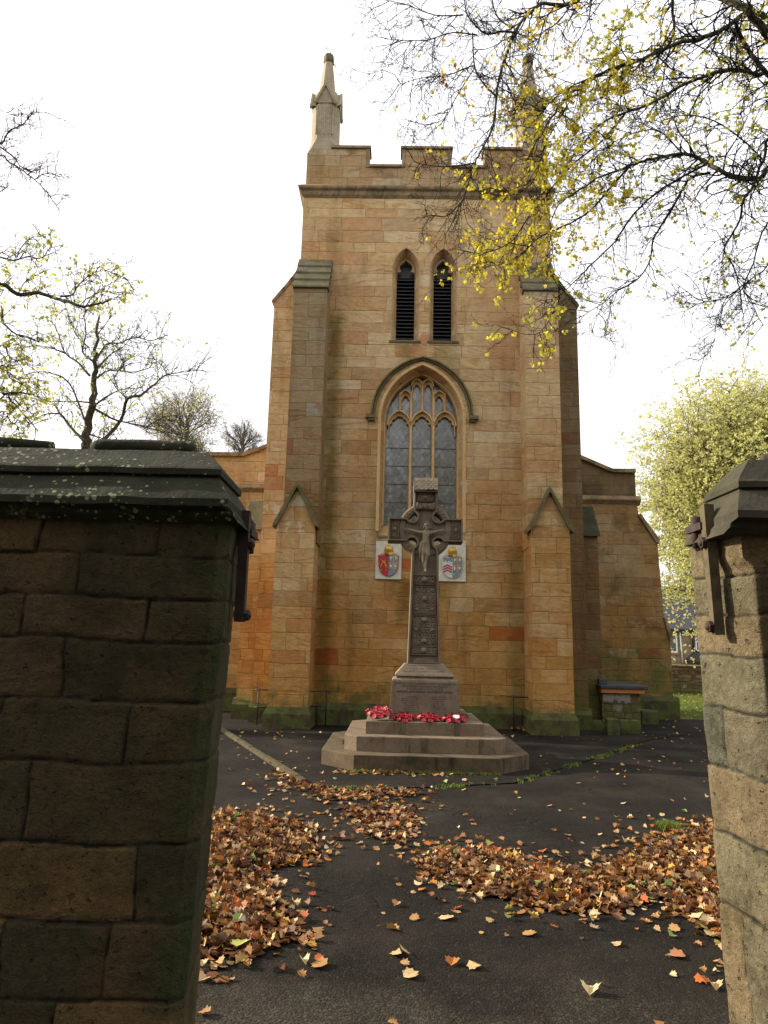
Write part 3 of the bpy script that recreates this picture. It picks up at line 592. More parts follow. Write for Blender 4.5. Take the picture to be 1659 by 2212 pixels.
# side (lateral) buttresses: shoulder slope in x
def side_buttress(s):
    b = MB(); X = lambda v: s * v
    poly = [(X(H - 0.02), 0), (X(3.32), 0), (X(3.31), 8.98), (X(3.15), 9.22), (X(3.13), 9.20), (X(2.98), 9.46), (X(2.96), 9.44), (X(2.76), 9.80), (X(H - 0.02), 9.80)]
    b.prism(poly, 0.08, 0.75)
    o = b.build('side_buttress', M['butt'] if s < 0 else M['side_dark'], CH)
    b = MB()
    for (xa, za), (xb, zb_) in (((3.37, 8.94), (3.13, 9.27)), ((3.17, 9.20), (2.95, 9.52)), ((2.99, 9.45), (2.72, 9.88))):
        b.prism([(X(xa), za), (X(xb), zb_), (X(xb - 0.05), zb_ - 0.02), (X(xa - 0.06), za - 0.03)], 0.05, 0.78)
    b.build('weathering', M['weather'] if s > 0 else M['string'], o)
    # lower stage
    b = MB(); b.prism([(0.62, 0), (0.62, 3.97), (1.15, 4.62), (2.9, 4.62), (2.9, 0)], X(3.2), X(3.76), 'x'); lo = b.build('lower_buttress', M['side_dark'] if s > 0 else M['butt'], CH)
    b = MB(); x0, x1 = sorted((X(3.33), X(3.80)))
    b.prism([(0.54, 3.93), (0.60, 3.93), (1.16, 4.62), (1.14, 4.69), (1.07, 4.66)], x0, x1, 'x'); b.build('weathering', M['darkgreen'] if s > 0 else M['weather'], lo)
    b = MB(); x0, x1 = sorted((X(2.7), X(3.38))); b.prism([(0.02, 0), (0.02, 0.30), (0.12, 0.42), (0.8, 0.42), (0.8, 0)], x0, x1, 'x')
    x0, x1 = sorted((X(3.2), X(3.83))); b.prism([(0.54, 0), (0.54, 0.30), (0.66, 0.42), (2.5, 0.42), (2.5, 0)], x0, x1, 'x'); b.build('plinth', M['mossy'], lo)
side_buttress(-1); side_buttress(1)
# front buttresses
def front_buttress(s):
    cu, cl = s * 2.39, s * 2.43                       # centre line of upper and lower stage
    if s < 0: cu, cl = -2.42, -2.48
    yu, yl = -0.65, -0.87
    up = empty('front_buttress', (0, 0, 0)); up.parent = CH
    b = MB(); w = 0.345
    b.prism([(0.0, 3.5), (yu, 3.5), (yu, 8.90), (0.0, 9.88)], cu - w, cu + w, 'x')
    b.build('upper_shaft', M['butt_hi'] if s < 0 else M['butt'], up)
    b = MB()
    for k in range(4):
        t0, t1 = k / 4, (k + 1) / 4
        ya, za = yu - 0.05 + (0.65 + 0.02) * t0, 8.88 + 1.0 * t0; yb, zb_ = yu - 0.05 + 0.67 * t1, 8.88 + 1.0 * t1
        b.prism([(ya, za), (ya, za + 0.035), (yb + 0.045, zb_ + 0.045), (yb + 0.06, za)], cu - w - 0.03, cu + w + 0.03, 'x')
    b.build('weathering', M['weather'], up)
    b = MB(); w = 0.375
    b.prism([(cl - w, 0.3), (cl + w, 0.3), (cl + w - 0.005, 3.84), (cl, 4.52), (cl - w + 0.005, 3.84)], yl, -0.02)
    lw = b.build('lower_stage', M['butt'], up)
    b = MB(); cw = w + 0.065
    for q in (-1, 1):
        b.prism([(cl + q * cw, 3.76), (cl + q * cw, 3.82), (cl, 4.66), (cl, 4.56), (cl + q * (w - 0.03), 3.83)] if q > 0 else [(cl - cw, 3.76), (cl - w + 0.03, 3.83), (cl, 4.56), (cl, 4.66), (cl - cw, 3.82)], yl - 0.07 + (0.001 if q > 0 else 0), yu + 0.1)
    b.build('gable_coping', M['hoodm'], up)
    b = MB(); pw = w + 0.065; rings = []
    for d, z in ((0, 0), (0, 0.28), (-0.065, 0.40)):
        rings.append([(cl - pw - d, yl - 0.075 - d, z), (cl + pw + d, yl - 0.075 - d, z), (cl + pw + d, 0.05, z), (cl - pw - d, 0.05, z)])
    b.loft(rings); b.build('plinth', M['mossy'], up)
front_buttress(-1); front_buttress(1)
b = MB(); b.prism([(-0.10, 0), (-0.10, 0.30), (0.0, 0.42), (0.2, 0.42), (0.2, 0)], -2.0, 1.98, 'x'); b.build('wall_plinth', M['mossy'], CH)
# ------------------------------------------------------------------ aisles (parts of the church)
def aisle(s):
    yA = 2.8 if s > 0 else 2.2
    if s > 0:
        top = [(3.3, 6.50), (4.05, 6.20), (4.79, 5.88), (5.36, 5.88)]; xe = 5.36; zt = 5.2; outl = [(5.40, 4.85), (5.82, 4.20), (5.90, 2.30), (6.02, 1.85), (6.02, 0)]
    else:
        top = [(-3.3, 6.45), (-3.75, 6.16), (-4.27, 5.96), (-6.2, 5.96)]; xe = -6.2; zt = 5.2; outl = [(-6.2, 4.9), (-6.2, 0)]
    b = MB(); poly = [(3.0 * s, 0), (3.0 * s, zt)] + [(xe, zt)] + outl
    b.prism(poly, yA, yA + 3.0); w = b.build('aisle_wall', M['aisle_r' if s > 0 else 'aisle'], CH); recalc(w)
    b = MB(); poly = [(3.0 * s, zt - 0.05), (3.0 * s, top[0][1])] + top + [(xe, zt - 0.05)]
    b.prism(poly, yA + 0.01, yA + 0.5); w2 = b.build('aisle_parapet', M['aislepar'] if s > 0 else M['aisle'], CH); recalc(w2)
    b = MB()
    ptsz = top
    for (xa, za), (xb, zb_) in zip(ptsz[:-1], ptsz[1:]):
        b.prism([(xa, za), (xb, zb_), (xb, zb_ + 0.09), (xa, za + 0.09)], yA - 0.07, yA + 0.56)
    o = b.build('aisle_coping', M['string'], w2); recalc(o)
    b = MB(); x0, x1 = sorted((3.0 * s, xe + s * 0.09)); b.prism([(yA, 5.08), (yA - 0.05, 5.13), (yA - 0.09, 5.17), (yA - 0.09, 5.2), (yA + 0.012, 5.3), (yA + 0.4, 5.3), (yA + 0.4, 5.08)], x0, x1, 'x')
    b.build('string_course', M['string'], w)
    b = MB(); x0, x1 = sorted((3.0 * s, (6.12 if s > 0 else 6.3) * s)); b.prism([(yA - 0.12, 0), (yA - 0.12, 0.42), (yA - 0.09, 0.50), (yA, 0.52), (yA + 0.3, 0.52), (yA + 0.3, 0)], x0, x1, 'x')
    b.build('plinth', M['mossy'], w)
    if s > 0:
        for q in ([(5.38, 4.82), (5.44, 4.86), (5.88, 4.22), (5.86, 4.12), (5.80, 4.14)], [(5.88, 2.34), (5.94, 2.32), (6.08, 1.86), (6.06, 1.80), (6.0, 1.82)]):
            b = MB(); b.prism(q, yA - 0.04, yA + 1.0); o = b.build('weathering', M['string'], w); recalc(o)
aisle(-1); aisle(1)
for o in [c for c in CH.children if c.type == 'MESH'] + [g for c in CH.children for g in c.children if g.type == 'MESH']:
    recalc(o)

# ------------------------------------------------------------------ gate piers
def smooth(a, b, x):
    t = max(0.0, min(1.0, (x - a) / (b - a))); return t * t * (3 - 2 * t)
def stone_skin(name, plan, lean, rows, joints, zlo, zhi, algae, lit_tone, parent, stop=None, ss=None, seed=0):
    # plan: points at z = 2.03, walked so that the outside is on the left hand
    L = [0]
    for i in range(1, len(plan)): L.append(L[-1] + math.dist(plan[i], plan[i - 1]))
    def P(s, z):
        j = 0
        while j < len(plan) - 2 and L[j + 1] < s: j += 1
        f = max(0, min(1, (s - L[j]) / (L[j + 1] - L[j])))
        pl = [list(q) for q in plan]
        if stop:                                    # chamfer runs out to a square corner above the stop
            k = smooth(stop - 0.02, stop + 0.03, z); bi, ci, K = stop_idx
            for ii in (bi, ci): pl[ii] = [pl[ii][0] * (1 - k) + K[0] * k, pl[ii][1] * (1 - k) + K[1] * k]
        a, b = pl[j], pl[j + 1]
        x = a[0] + (b[0] - a[0]) * f; y = a[1] + (b[1] - a[1]) * f
        def nrm(i):
            dx, dy = plan[i + 1][0] - plan[i][0], plan[i + 1][1] - plan[i][1]; l = math.hypot(dx, dy); return (dy / l, -dx / l)
        n = nrm(j)
        for q, e in ((j - 1, s - L[j]), (j + 1, L[j + 1] - s)):
            if 0 <= q < len(plan) - 1 and e < 0.02:
                m = nrm(q); w = 0.5 * (1 - e / 0.02); n = (n[0] * (1 - w) + m[0] * w, n[1] * (1 - w) + m[1] * w)
        l = math.hypot(*n) or 1
        return x + lean * (2.03 - z), y, n[0] / l, n[1] / l
    stop_idx = ss
    S = []; s = 0.0
    while s < L[-1]:
        S.append(s); p = P(s, 2.0); near = abs(p[0]) < 1.75 and p[1] < 2.92
        s += 0.008 if near else 0.07
    S.append(L[-1])
    nz = int((zhi - zlo) / 0.0085); Z = [zlo + (zhi - zlo) * k / nz for k in range(nz + 1)]
    vs = []; A = {'stone': [], 'joint': [], 'algae': [], 'lit_tone': []}
    for s in S:
        for z in Z:
            wz = noise.noise(Vector((s * 3.1, z * 0.8, seed))) * 0.022 + noise.noise(Vector((s * 16, z * 14, seed + 3))) * 0.005
            wsn = noise.noise(Vector((s * 1.2, z * 6, seed + 9))) * 0.02
            zz, sv = z + wz, s + wsn
            r = 0
            while r < len(rows) - 2 and zz < rows[r + 1]: r += 1
            top, bot = rows[r], rows[r + 1]; js = joints[r] if r < len(joints) else []
            k = sum(1 for q in js if q < sv); dj = min([abs(sv - q) for q in js] + [9])
            d = min(top - zz if r > 0 else 9, zz - bot, dj)
            random.seed(r * 131 + k * 17 + seed * 1000); off = random.uniform(-0.006, 0.008); tint = random.random(); cl = random.uniform(0.85, 1.0); tx, tz = random.uniform(-.03, .03), random.uniform(-.05, .05)
            x, y, nx, ny = P(s, z)
            rk = noise.fractal(Vector((x * 4, y * 4 + seed, z * 5)), 1.0, 2.2, 5) * 0.011 + noise.noise(Vector((x * 2 + r * 7, y * 2 + k * 5, z * 2))) * 0.008
            zm = (top + bot) / 2
            h = off * 0.55 + rk * 0.62 + tz * 0.6 * (z - zm) - 0.009 * (1 - smooth(0.0, 0.007, d)) - 0.001 * (1 - smooth(0.0, 0.02, d))
            if z > zhi - 0.03: h = min(h, 0.0)
            vs.append((x + nx * h, y + ny * h, z)); A['stone'].append(tint); A['joint'].append(1 - smooth(0.0005, 0.0055, d)); A['algae'].append(algae(s, L, x, y, z)); A['lit_tone'].append(lit_tone(s, L, x, y, z) * cl)
    m = len(Z); fs = []
    for i in range(len(S) - 1):
        for j in range(m - 1): fs.append((i * m + j, (i + 1) * m + j, (i + 1) * m + j + 1, i * m + j + 1))
    me = bpy.data.meshes.new(name); me.from_pydata(vs, [], fs)
    for k, v in A.items(): a = me.attributes.new(k, 'FLOAT', 'POINT'); a.data.foreach_set('value', v)
    me.polygons.foreach_set('use_smooth', [True] * len(fs)); me.materials.append(M['pier']); me.update()
    o = bpy.data.objects.new(name, me); COL.objects.link(o); o.parent = parent; return o

def xw(px, py, Y): return at(px, py, Y).x
def zw(py, Y, px=300): return at(px, py, Y).z
GL = empty('gate_wall', (0, 0, 0), 0, 'dark mossy stone gate wall on the left with a lichen-spotted ridged coping', 'wall')
PLN = [(-4.2, 2.45), (-0.575, 2.45), (-0.535, 2.50), (-0.585, 2.90), (-4.2, 2.90)]
rowsL = [2.06, zw(1200, 2.45), zw(1292, 2.45), zw(1385, 2.45), zw(1515, 2.45), zw(1650, 2.45), zw(1828, 2.45), zw(2000, 2.45), zw(2170, 2.45), 0.22, -0.02]
sx = lambda px, py: xw(px, py, 2.45) + 4.2
backj = [4.2 + 0.3, 5.2, 5.9, 6.6]
jl = [[sx(87, 1150), sx(346, 1150)], [sx(175, 1245), sx(-90, 1245)], [sx(325, 1340), sx(60, 1340)], [sx(148, 1450), sx(-120, 1450)], [sx(290, 1580), sx(20, 1580)], [sx(82, 1740), sx(-200, 1740)], [sx(325, 1915)], [sx(38, 2090), sx(250, 2300)], [sx(160, 2200)], [sx(300, 2300)]]
jl = [sorted(j + [1.0 + i * 0.13, 1.9 - i * 0.05] + backj) for i, j in enumerate(jl)]
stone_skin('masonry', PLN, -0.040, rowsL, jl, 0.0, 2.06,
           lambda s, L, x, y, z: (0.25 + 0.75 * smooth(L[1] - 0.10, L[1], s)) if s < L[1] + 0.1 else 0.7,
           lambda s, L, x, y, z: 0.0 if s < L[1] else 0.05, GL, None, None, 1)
def coping(x0, x1, xr0, xr1, hip0, hip1, y0, y1, parent, mat, sub, th=1):
    b = MB(); yc = (y0 + y1) / 2; hw = (y1 - y0) / 2
    lev = [(2.0, 0.05, -0.03), (2.02, 0.03, -0.015), (2.035, 0.028, -0.012), (2.05, 0.0, 0.0), (2.076, 0.0, 0.0), (2.172, 0.095, 0.06), (2.176, 0.08, 0.05), (2.198, 0.08, 0.05), (2.206, 0.088, 0.054), (2.298, hw - 0.055, 0.135)]
    rings = []
    N = 26
    for z, iy, ix in lev:
        a0 = x0 + (ix + 0.0 if hip0 else 0); a1 = x1 - (ix if hip1 else 0); ring = []
        for k in range(N + 1):
            x = a0 + (a1 - a0) * k / N; w = noise.noise(Vector((x * 5, z * 20, 1))) * 0.004
            ring.append((x, y0 + iy + w, z + noise.noise(Vector((x * 7, 3, z * 9))) * 0.004))
        for k in range(N, -1, -1):
            x = a0 + (a1 - a0) * k / N; ring.append((x, y1 - iy, z))
        rings.append(ring)
    b.loft(rings); o = b.build('coping_stone', mat, parent); recalc(o)
    b = MB(); n = 14; r = 0.036; pts = []; rad = []
    for k in range(n + 1):
        t = k / n; x = xr0 + (xr1 - xr0) * t
        e = min(t, 1 - t) * (xr1 - xr0); rr = r * (0.55 + 0.45 * smooth(0, 0.03, e)) + noise.noise(Vector((x * 9, 0, 0))) * 0.003
        pts.append(Vector((x, yc, 2.318))); rad.append(rr)
    b.tube(pts, rad, 10); b.build('ridge_roll', mat, o); return o
xe = xw(492, 1089, 2.39)
coping(xw(183, 1060, 2.5), xe, xw(200, 975, 2.67), xw(424, 975, 2.67), False, True, 2.39, 2.93, GL, M['cope'], True)
coping(-4.3, xw(181, 1060, 2.5), -4.3, xw(116, 975, 2.67), False, False, 2.394, 2.926, GL, M['cope'], True)
def hanger(par, X, s, mat, top, bot, y0=2.60, slant=0.0):        # iron strap bolted to the pier with a pin at the top
    b = MB()
    b.prism([(X + s * 0.004, bot), (X + s * 0.040, bot), (X + s * 0.040 + slant, top), (X + s * 0.004 + slant, top)], y0, y0 + 0.038)
    st = b.build('strap', mat, par); recalc(st)
    for f in (0.70, 0.06):
        b = MB(); z = bot + (top - bot) * f; xx = X + slant * f
        b.tube([Vector((xx, y0 + 0.018, z)), Vector((xx + s * 0.062, y0 + 0.018, z))], [0.013, 0.013], 8); b.tube([Vector((xx + s * 0.038, y0 + 0.018, z)), Vector((xx + s * 0.056, y0 + 0.018, z))], [0.021, 0.021], 6, smooth=False)
        b.build('bolt', M['iron'], par)
    b = MB(); z = top - 0.075; xx = X + slant * 0.85 + s * 0.02
    b.box(min(xx, xx + s * 0.015) - 0.012, max(xx, xx + s * 0.015) + 0.012, y0 + 0.03, y0 + 0.16, z - 0.015, z + 0.012)
    b.tube([Vector((xx + s * 0.006, y0 + 0.115, z - 0.075)), Vector((xx + s * 0.006, y0 + 0.115, z + 0.045))], [0.016, 0.019], 8)
    b.build('hook', M['iron'], par)
hanger(GL, xw(506, 1200, 2.60), 1, M['iron'], zw(1098, 2.6, 510), zw(1342, 2.6, 500), 2.64)

GR = empty('gate_pier', (0, 0, 0), 0, 'sunlit worn stone gate pier on the right with hipped coping and a rusty strap', 'gate pier')
C_ = xw(1600, 1330, 2.51); B_ = xw(1633, 1330, 2.45); K_ = xw(1597, 1132, 2.45)
PR = [(2.9, 2.80), (1.222, 2.80), (C_, 2.51), (B_, 2.45), (2.9, 2.45)]
PR = PR  # walked back -> reveal -> chamfer -> front with the outside on the left hand
zf = lambda py: at(1612, py, 2.45).z
rowsR = [2.06, zf(1233), zf(1322), zf(1416), zf(1544), zf(1690), zf(1852), zf(2030), 0.3, -0.02]
Lr = 2.9 - 1.222
jr = [[Lr - 0.5, Lr + 0.09], [Lr - 0.3, Lr + 0.75], [Lr - 0.6, Lr + 0.45], [Lr - 0.4, Lr + 0.8], [Lr - 0.3, Lr + 0.12, Lr + 0.6], [Lr - 0.5, Lr + 0.9], [Lr - 0.2, Lr + 0.62], [Lr - 0.5, Lr + 0.13, Lr + 0.7], [Lr - 0.4, Lr + 0.9]]
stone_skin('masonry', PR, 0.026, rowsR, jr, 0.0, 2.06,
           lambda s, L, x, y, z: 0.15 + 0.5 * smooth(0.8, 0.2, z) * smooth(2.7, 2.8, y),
           lambda s, L, x, y, z: 1.0 if s < L[3] - 0.01 else max(0.12, 1.0 - (s - L[3] + 0.01) * 30), GR, 1.90, (2, 3, (K_, 2.455)), 6)  # reveal and chamfer coloured as sunlit, front face coloured as shaded
eR = at(1594, 1110, 2.39).x
coping(eR, 2.9, at(1641, 985, 2.62).x, 2.9, True, False, 2.39, 2.82, GR, M['cope2'], True)
hanger(GR, 1.236, -1, M['iron_green'], at(1549, 1092, 2.6).z, at(1572, 1372, 2.6).z, 2.575, -0.012)

# ------------------------------------------------------------------ war memorial
MX, MY = 0.63, 10.70
ME = empty('war_memorial', (MX, MY, 0), R(-1.0), 'brown stone wheel-head cross with a carved crucified figure standing on three steps', 'war memorial')
def stepstone(hx, hy, cf, z0, z1, name, mat, bev=0.012):
    def ring(g, z): return [(-hx - g + cf, -hy - g, z), (hx + g - cf, -hy - g, z), (hx + g, -hy - g + cf, z), (hx + g, hy + g - cf, z), (hx + g - cf, hy + g, z), (-hx - g + cf, hy + g, z), (-hx - g, hy + g - cf, z), (-hx - g, -hy - g + cf, z)]
    b = MB(); b.loft([ring(0, z0), ring(0, z1 - bev), ring(-bev * 0.3, z1 - bev * 0.3), ring(-bev, z1)]); return b.build(name, mat, ME)
stepstone(1.37, 1.35, 0.45, 0, 0.205, 'step', M['step_dark'])
stepstone(1.075, 1.03, 0.17, 0.205, 0.392, 'step', M['step'])
stepstone(0.80, 0.75, 0.004, 0.392, 0.558, 'step', M['step'])
b = MB(); b.box(0.30, 0.66, -0.15, 0.6, 0.556, 0.63, bev=0.02); b.build('kneeler_stone', M['step'], ME)
b = MB()
def rect(hx, hy, z, cx=0.01): return [(cx - hx, -hy, z), (cx + hx, -hy, z), (cx + hx, hy, z), (cx - hx, hy, z)]
b.loft([rect(0.50, 0.45, 0.556), rect(0.465, 0.418, 1.075), rect(0.455, 0.408, 1.10), rect(0.40, 0.355, 1.118), rect(0.40, 0.355, 1.14), rect(0.425, 0.38, 1.148), rect(0.42, 0.37, 1.165), rect(0.285, 0.235, 1.315)])
b.build('pedestal', M['memorial'], ME)
ZC = 3.285; HC = 0.197; RN = 0.072
def shaftw(z): return 0.242 - 0.0295 * (z - 1.31) if z < 2.99 else 0.193
def outline(off=0.0):
    # right half of the cross outline from the foot up, then mirrored
    r = RN + off; w1 = 0.178 - off; a = 0.180 - off; p = []
    p += [(0.240 - off, 1.315 + off), (shaftw(2.2) - off, 2.2), (0.196 - off, 2.96)]
    c = (HC, ZC - HC)
    x0 = 0.186 - off
    s = math.asin(max(-1, min(1, (x0 - c[0]) / r)))
    aS = -math.pi / 2 + s if True else 0
    a1 = math.pi * 1.5 + s; a2 = math.asin(max(-1, min(1, (ZC - a - c[1]) / r)))
    k = 12
    for i in range(k + 1):
        t = a1 + (a2 - a1) * i / k; p.append((c[0] + r * math.cos(t), c[1] + r * math.sin(t)))
    p += [(0.562 - off, ZC - a), (0.562 - off, ZC + a)]
    c = (HC, ZC + HC); b1 = -a2; b2 = math.pi / 2 - math.asin(max(-1, min(1, (w1 - c[0]) / r)))
    for i in range(k + 1):
        t = -(b1 if False else a2) + 0; 
    t1 = -a2 + 2 * math.pi; t2 = b2
    for i in range(k + 1):
        t = t1 + (t2 - t1) * i / k; p.append((c[0] + r * math.cos(t), c[1] + r * math.sin(t)))
    p += [(w1 - 0.0, 3.88)]
    return p
OUT = outline(); full = OUT + [(-x, z) for x, z in reversed(OUT)]
fy, by_ = -0.215, 0.12
def taper_y(b):
    return b
b = MB(); b.prism(full, fy + 0.055, by_)
b.build('cross_shaft', M['memorial'], ME)
b = MB(); inn = outline(0.018); fin = inn + [(-x, z) for x, z in reversed(inn)]
b.bar(fin, 0.036, fy, fy + 0.06, 0.2, True); b.build('border', M['memorial'], ME)
b = MB(); n = 64; rings = []
for k in range(n):
    t = 2 * math.pi * k / n; c_, s_ = math.cos(t), math.sin(t)
    rings.append([(r * c_, y, ZC + r * s_) for r, y in ((0.300, fy + 0.05), (0.320, fy + 0.035), (0.385, fy + 0.035), (0.410, fy + 0.055), (0.410, by_ - 0.05), (0.300, by_ - 0.05))])
rings.append(rings[0]); b.loft(rings, False)
for q in range(4):
    for k in range(5):
        t = math.pi / 2 * q + math.pi / 4 + (k - 2) * 0.16; b.dome((0.352 * math.cos(t), fy + 0.036, ZC + 0.352 * math.sin(t)), 0.016, 0.012)
b.build('wheel_ring', M['memorial'], ME)
# roof-shaped cap with scale tiles
b = MB(); zt0, zt1 = 3.875, 4.085; ym = (fy + by_) / 2
b.prism([(fy - 0.03, zt0 - 0.02), (fy - 0.03, zt0), (ym - 0.02, zt1 - 0.02), (ym - 0.02, zt1 + 0.012), (ym + 0.02, zt1 + 0.012), (ym + 0.02, zt1 - 0.02), (by_ + 0.012, zt0), (by_ + 0.012, zt0 - 0.012)], -0.183, 0.183, 'x')
cp = b.build('cap', M['memorial'], ME)
b = MB()
for r_ in range(5):
    t = r_ / 5; y = fy - 0.036 + (ym - 0.005 - fy) * t; z = zt0 + 0.004 + (zt1 - 0.02 - zt0) * t
    for k in range(-3 if r_ % 2 else -2, 3):
        cx = (k + 0.5 * (r_ % 2)) * 0.072; ar = [max(-0.18, min(0.18, cx + 0.035 * math.cos(a))) for a in [math.pi + math.pi * q / 6 for q in range(7)]]
        az = [0.030 * math.sin(math.pi + math.pi * q / 6) for q in range(7)]
        if max(ar) - min(ar) < 0.01: continue
        dy = (ym - 0.02 - fy) / (zt1 - zt0)
        vs = [(x, y + dd * dy * 0.9 - 0.018, z + dd + 0.03) for x, dd in zip(ar, az)] + [(ar[-1], y + 0.05 * dy, z + 0.075), (ar[0], y + 0.05 * dy, z + 0.075)]
        b.add(vs + [(x, yy + 0.016, zz) for x, yy, zz in vs], [tuple(range(9))] + [(i, (i + 1) % 9, 9 + (i + 1) % 9, 9 + i) for i in range(9)])
b.build('scale_tiles', M['memorial'], cp)
# knotwork panels
def knot(b, x0, x1, z0, z1, nx, nz, y, r=0.0095):
    for s in (0, math.pi):
        for k in range(nx):
            cx = x0 + (x1 - x0) * (k + 0.5) / nx; A = (x1 - x0) / nx * 0.55; pts = []
            m = nz * 8
            for i in range(m + 1):
                t = i / m; pts.append(Vector((cx + A * math.sin(t * nz * math.pi * 2 + s + k * 0.7), y + 0.004 * math.cos(t * nz * math.pi * 4 + s), z0 + (z1 - z0) * t)))
            b.tube(pts, r, 5)
    for s in (0, math.pi):
        for k in range(max(1, nz)):
            cz = z0 + (z1 - z0) * (k + 0.5) / nz; A = (z1 - z0) / nz * 0.42; pts = []
            m = nx * 8
            for i in range(m + 1):
                t = i / m; pts.append(Vector((x0 + (x1 - x0) * t, y - 0.003 + 0.004 * math.cos(t * nx * math.pi * 4 + s), cz + A * math.sin(t * nx * math.pi * 2 + s))))
            b.tube(pts, r, 5)
def zc(py): return at(920, py, MY + fy).z
def panel(x0, x1, z0, z1, nx, nz, bosses):
    b = MB(); y = fy + 0.050
    b.prism([(x0, z0), (x1, z0), (x1, z1), (x0, z1)], y, y + 0.02)
    b.bar([(x0, z0), (x1, z0), (x1, z1), (x0, z1)], 0.014, y - 0.028, y + 0.01, 0.2, True)
    knot(b, x0 + 0.01, x1 - 0.01, z0 + 0.01, z1 - 0.01, nx, nz, y - 0.006)
    for bx, bz, r in bosses:
        b.dome((bx, y - 0.002, bz), r, r * 1.15, n=14); b.tube([Vector((bx + (r + 0.006) * math.cos(q / 12 * 2 * math.pi), y - 0.006, bz + (r + 0.006) * math.sin(q / 12 * 2 * math.pi))) for q in range(13)], 0.005, 4)
    b.build('knotwork_panel', M['memorial'], ME)
pA, pB, pC, pD, pE = zc(1242), zc(1263), zc(1329), zc(1395), zc(1416)
w = 0.155
panel(-w, w, pB + 0.01, pA, 3, 1, [(0, (pA + pB) / 2, 0.048)])
panel(-w - .01, w + .01, pC + 0.01, pB - 0.03, 4, 5, [(0, (pB + pC) / 2 + 0.02, 0.045), (-.11, pB - 0.08, 0.027), (.11, pB - 0.08, 0.027), (-.115, pC + 0.085, 0.03), (.115, pC + 0.085, 0.03)])
panel(-w - .025, w + .025, pD + 0.01, pC - 0.01, 4, 5, [(0, pC - 0.07, 0.043), (0, pD + 0.07, 0.043), (0, (pC + pD) / 2 + 0.02, 0.02), (0, (pC + pD) / 2 - 0.06, 0.02), (-.12, (pC + pD) / 2 + 0.01, 0.033), (.12, (pC + pD) / 2 + 0.01, 0.033)])
panel(-w - .035, w + .035, pE + 0.01, pD - 0.01, 5, 1, [(0, (pE + pD) / 2, 0.05)])
panel(-0.13, 0.13, ZC + 0.44, ZC + 0.555, 3, 1, [(0, ZC + 0.495, 0.034)])
for s in (-1, 1):
    x0, x1 = sorted((s * 0.40, s * 0.518)); panel(x0, x1, ZC - 0.135, ZC + 0.135, 1, 3, [(s * 0.459, ZC, 0.036)])
b = MB(); b.prism([(-0.11, 0), (0.11, 0), (0.19, 0.075), (-0.19, 0.075)][::-1] and [(0.19, 1.32), (0.1, 1.40), (-0.1, 1.40), (-0.19, 1.32)], fy + 0.004, fy + 0.05); b.build('foot_block', M['memorial'], ME)
def text(body, size, x, y, z, par, name, mat, mirror=True, ext=0.002, wide=None, tilt=0.0, bold=0.0):
    c = bpy.data.curves.new(name, 'FONT'); c.body = body; c.size = size; c.align_x = 'CENTER'; c.align_y = 'CENTER'; c.extrude = ext; c.offset = bold; c.resolution_u = 2
    o = bpy.data.objects.new(name, c); COL.objects.link(o); bpy.context.view_layer.update()
    dg = bpy.context.evaluated_depsgraph_get(); me = bpy.data.meshes.new_from_object(o.evaluated_get(dg)); bpy.data.objects.remove(o); bpy.data.curves.remove(c)
    xs = [v.co.x for v in me.vertices]; W = (max(xs) - min(xs)) or 1; k = (wide / W) if wide else 1.0
    for v in me.vertices:
        X, Z, Y = v.co.x * k * (-1 if mirror else 1), v.co.y, v.co.z
        v.co = (x + X, y - Y + Z * tilt, z + Z)
    if mirror: me.flip_normals()
    me.name = name; me.materials.append(mat); q = bpy.data.objects.new(name, me); COL.objects.link(q); q.parent = par; return q
# the lettering stands mirrored in the photograph, and so it does here
def dy(z): return -0.45 + (z - 0.556) * 0.0617
for tx, zz, wd, sz, bo in (('IN MEMORY OF THOSE MEN WHO GAVE THEIR LIVES', 1.045, 0.86, 0.032, 0), ('TO GOD FOR KING AND FOR COUNTRY', 1.008, 0.66, 0.034, 0), ('IN THE GREAT WAR 1914-1918', 0.972, 0.52, 0.034, 0), ('AND IN THE SECOND WORLD WAR 1939-1945', 0.934, 0.79, 0.040, 0.0012), ('R.I.P.', 0.600, 0.10, 0.034, 0.001)):
    text(tx, sz, 0.01, dy(zz) - 0.0015, zz, ME, 'inscription', M['ink'], True, 0.001, wd, 0.0617, bo)
random.seed(5); b = MB()
def worn(b, x0, x1, z, y, sl):
    x = x0
    while x < x1:
        l = random.uniform(0.006, 0.012)
        if random.random() < 0.82:
            hh = random.uniform(0.012, 0.018); b.add([(x, y(z), z), (x + l * .6, y(z), z), (x + l * .6, y(z + hh), z + hh), (x, y(z + hh), z + hh)], [(0, 1, 2, 3)])
            b.add([(x, y(z + hh) , z + hh * .8), (x + l, y(z + hh), z + hh * .8), (x + l, y(z + hh), z + hh), (x, y(z + hh), z + hh)], [(0, 1, 2, 3)])
        x += l + 0.004
for r_ in range(8):
    z = 0.86 - r_ * 0.029
    for a0, a1 in ((-0.33, -0.07), (0.09, 0.33)): worn(b, a0 + random.uniform(0, .06), a1 - random.uniform(0, .05), z, lambda q: dy(q) - 0.0025, 0)
yc2 = lambda q: -0.37 + (q - 1.165) * 0.9 - 0.003
for z, a in ((1.285, 0.24), (1.245, 0.27), (1.205, 0.30)): worn(b, -a, a, z, yc2, 0)
b.build('worn_lettering', M['ink'], ME)
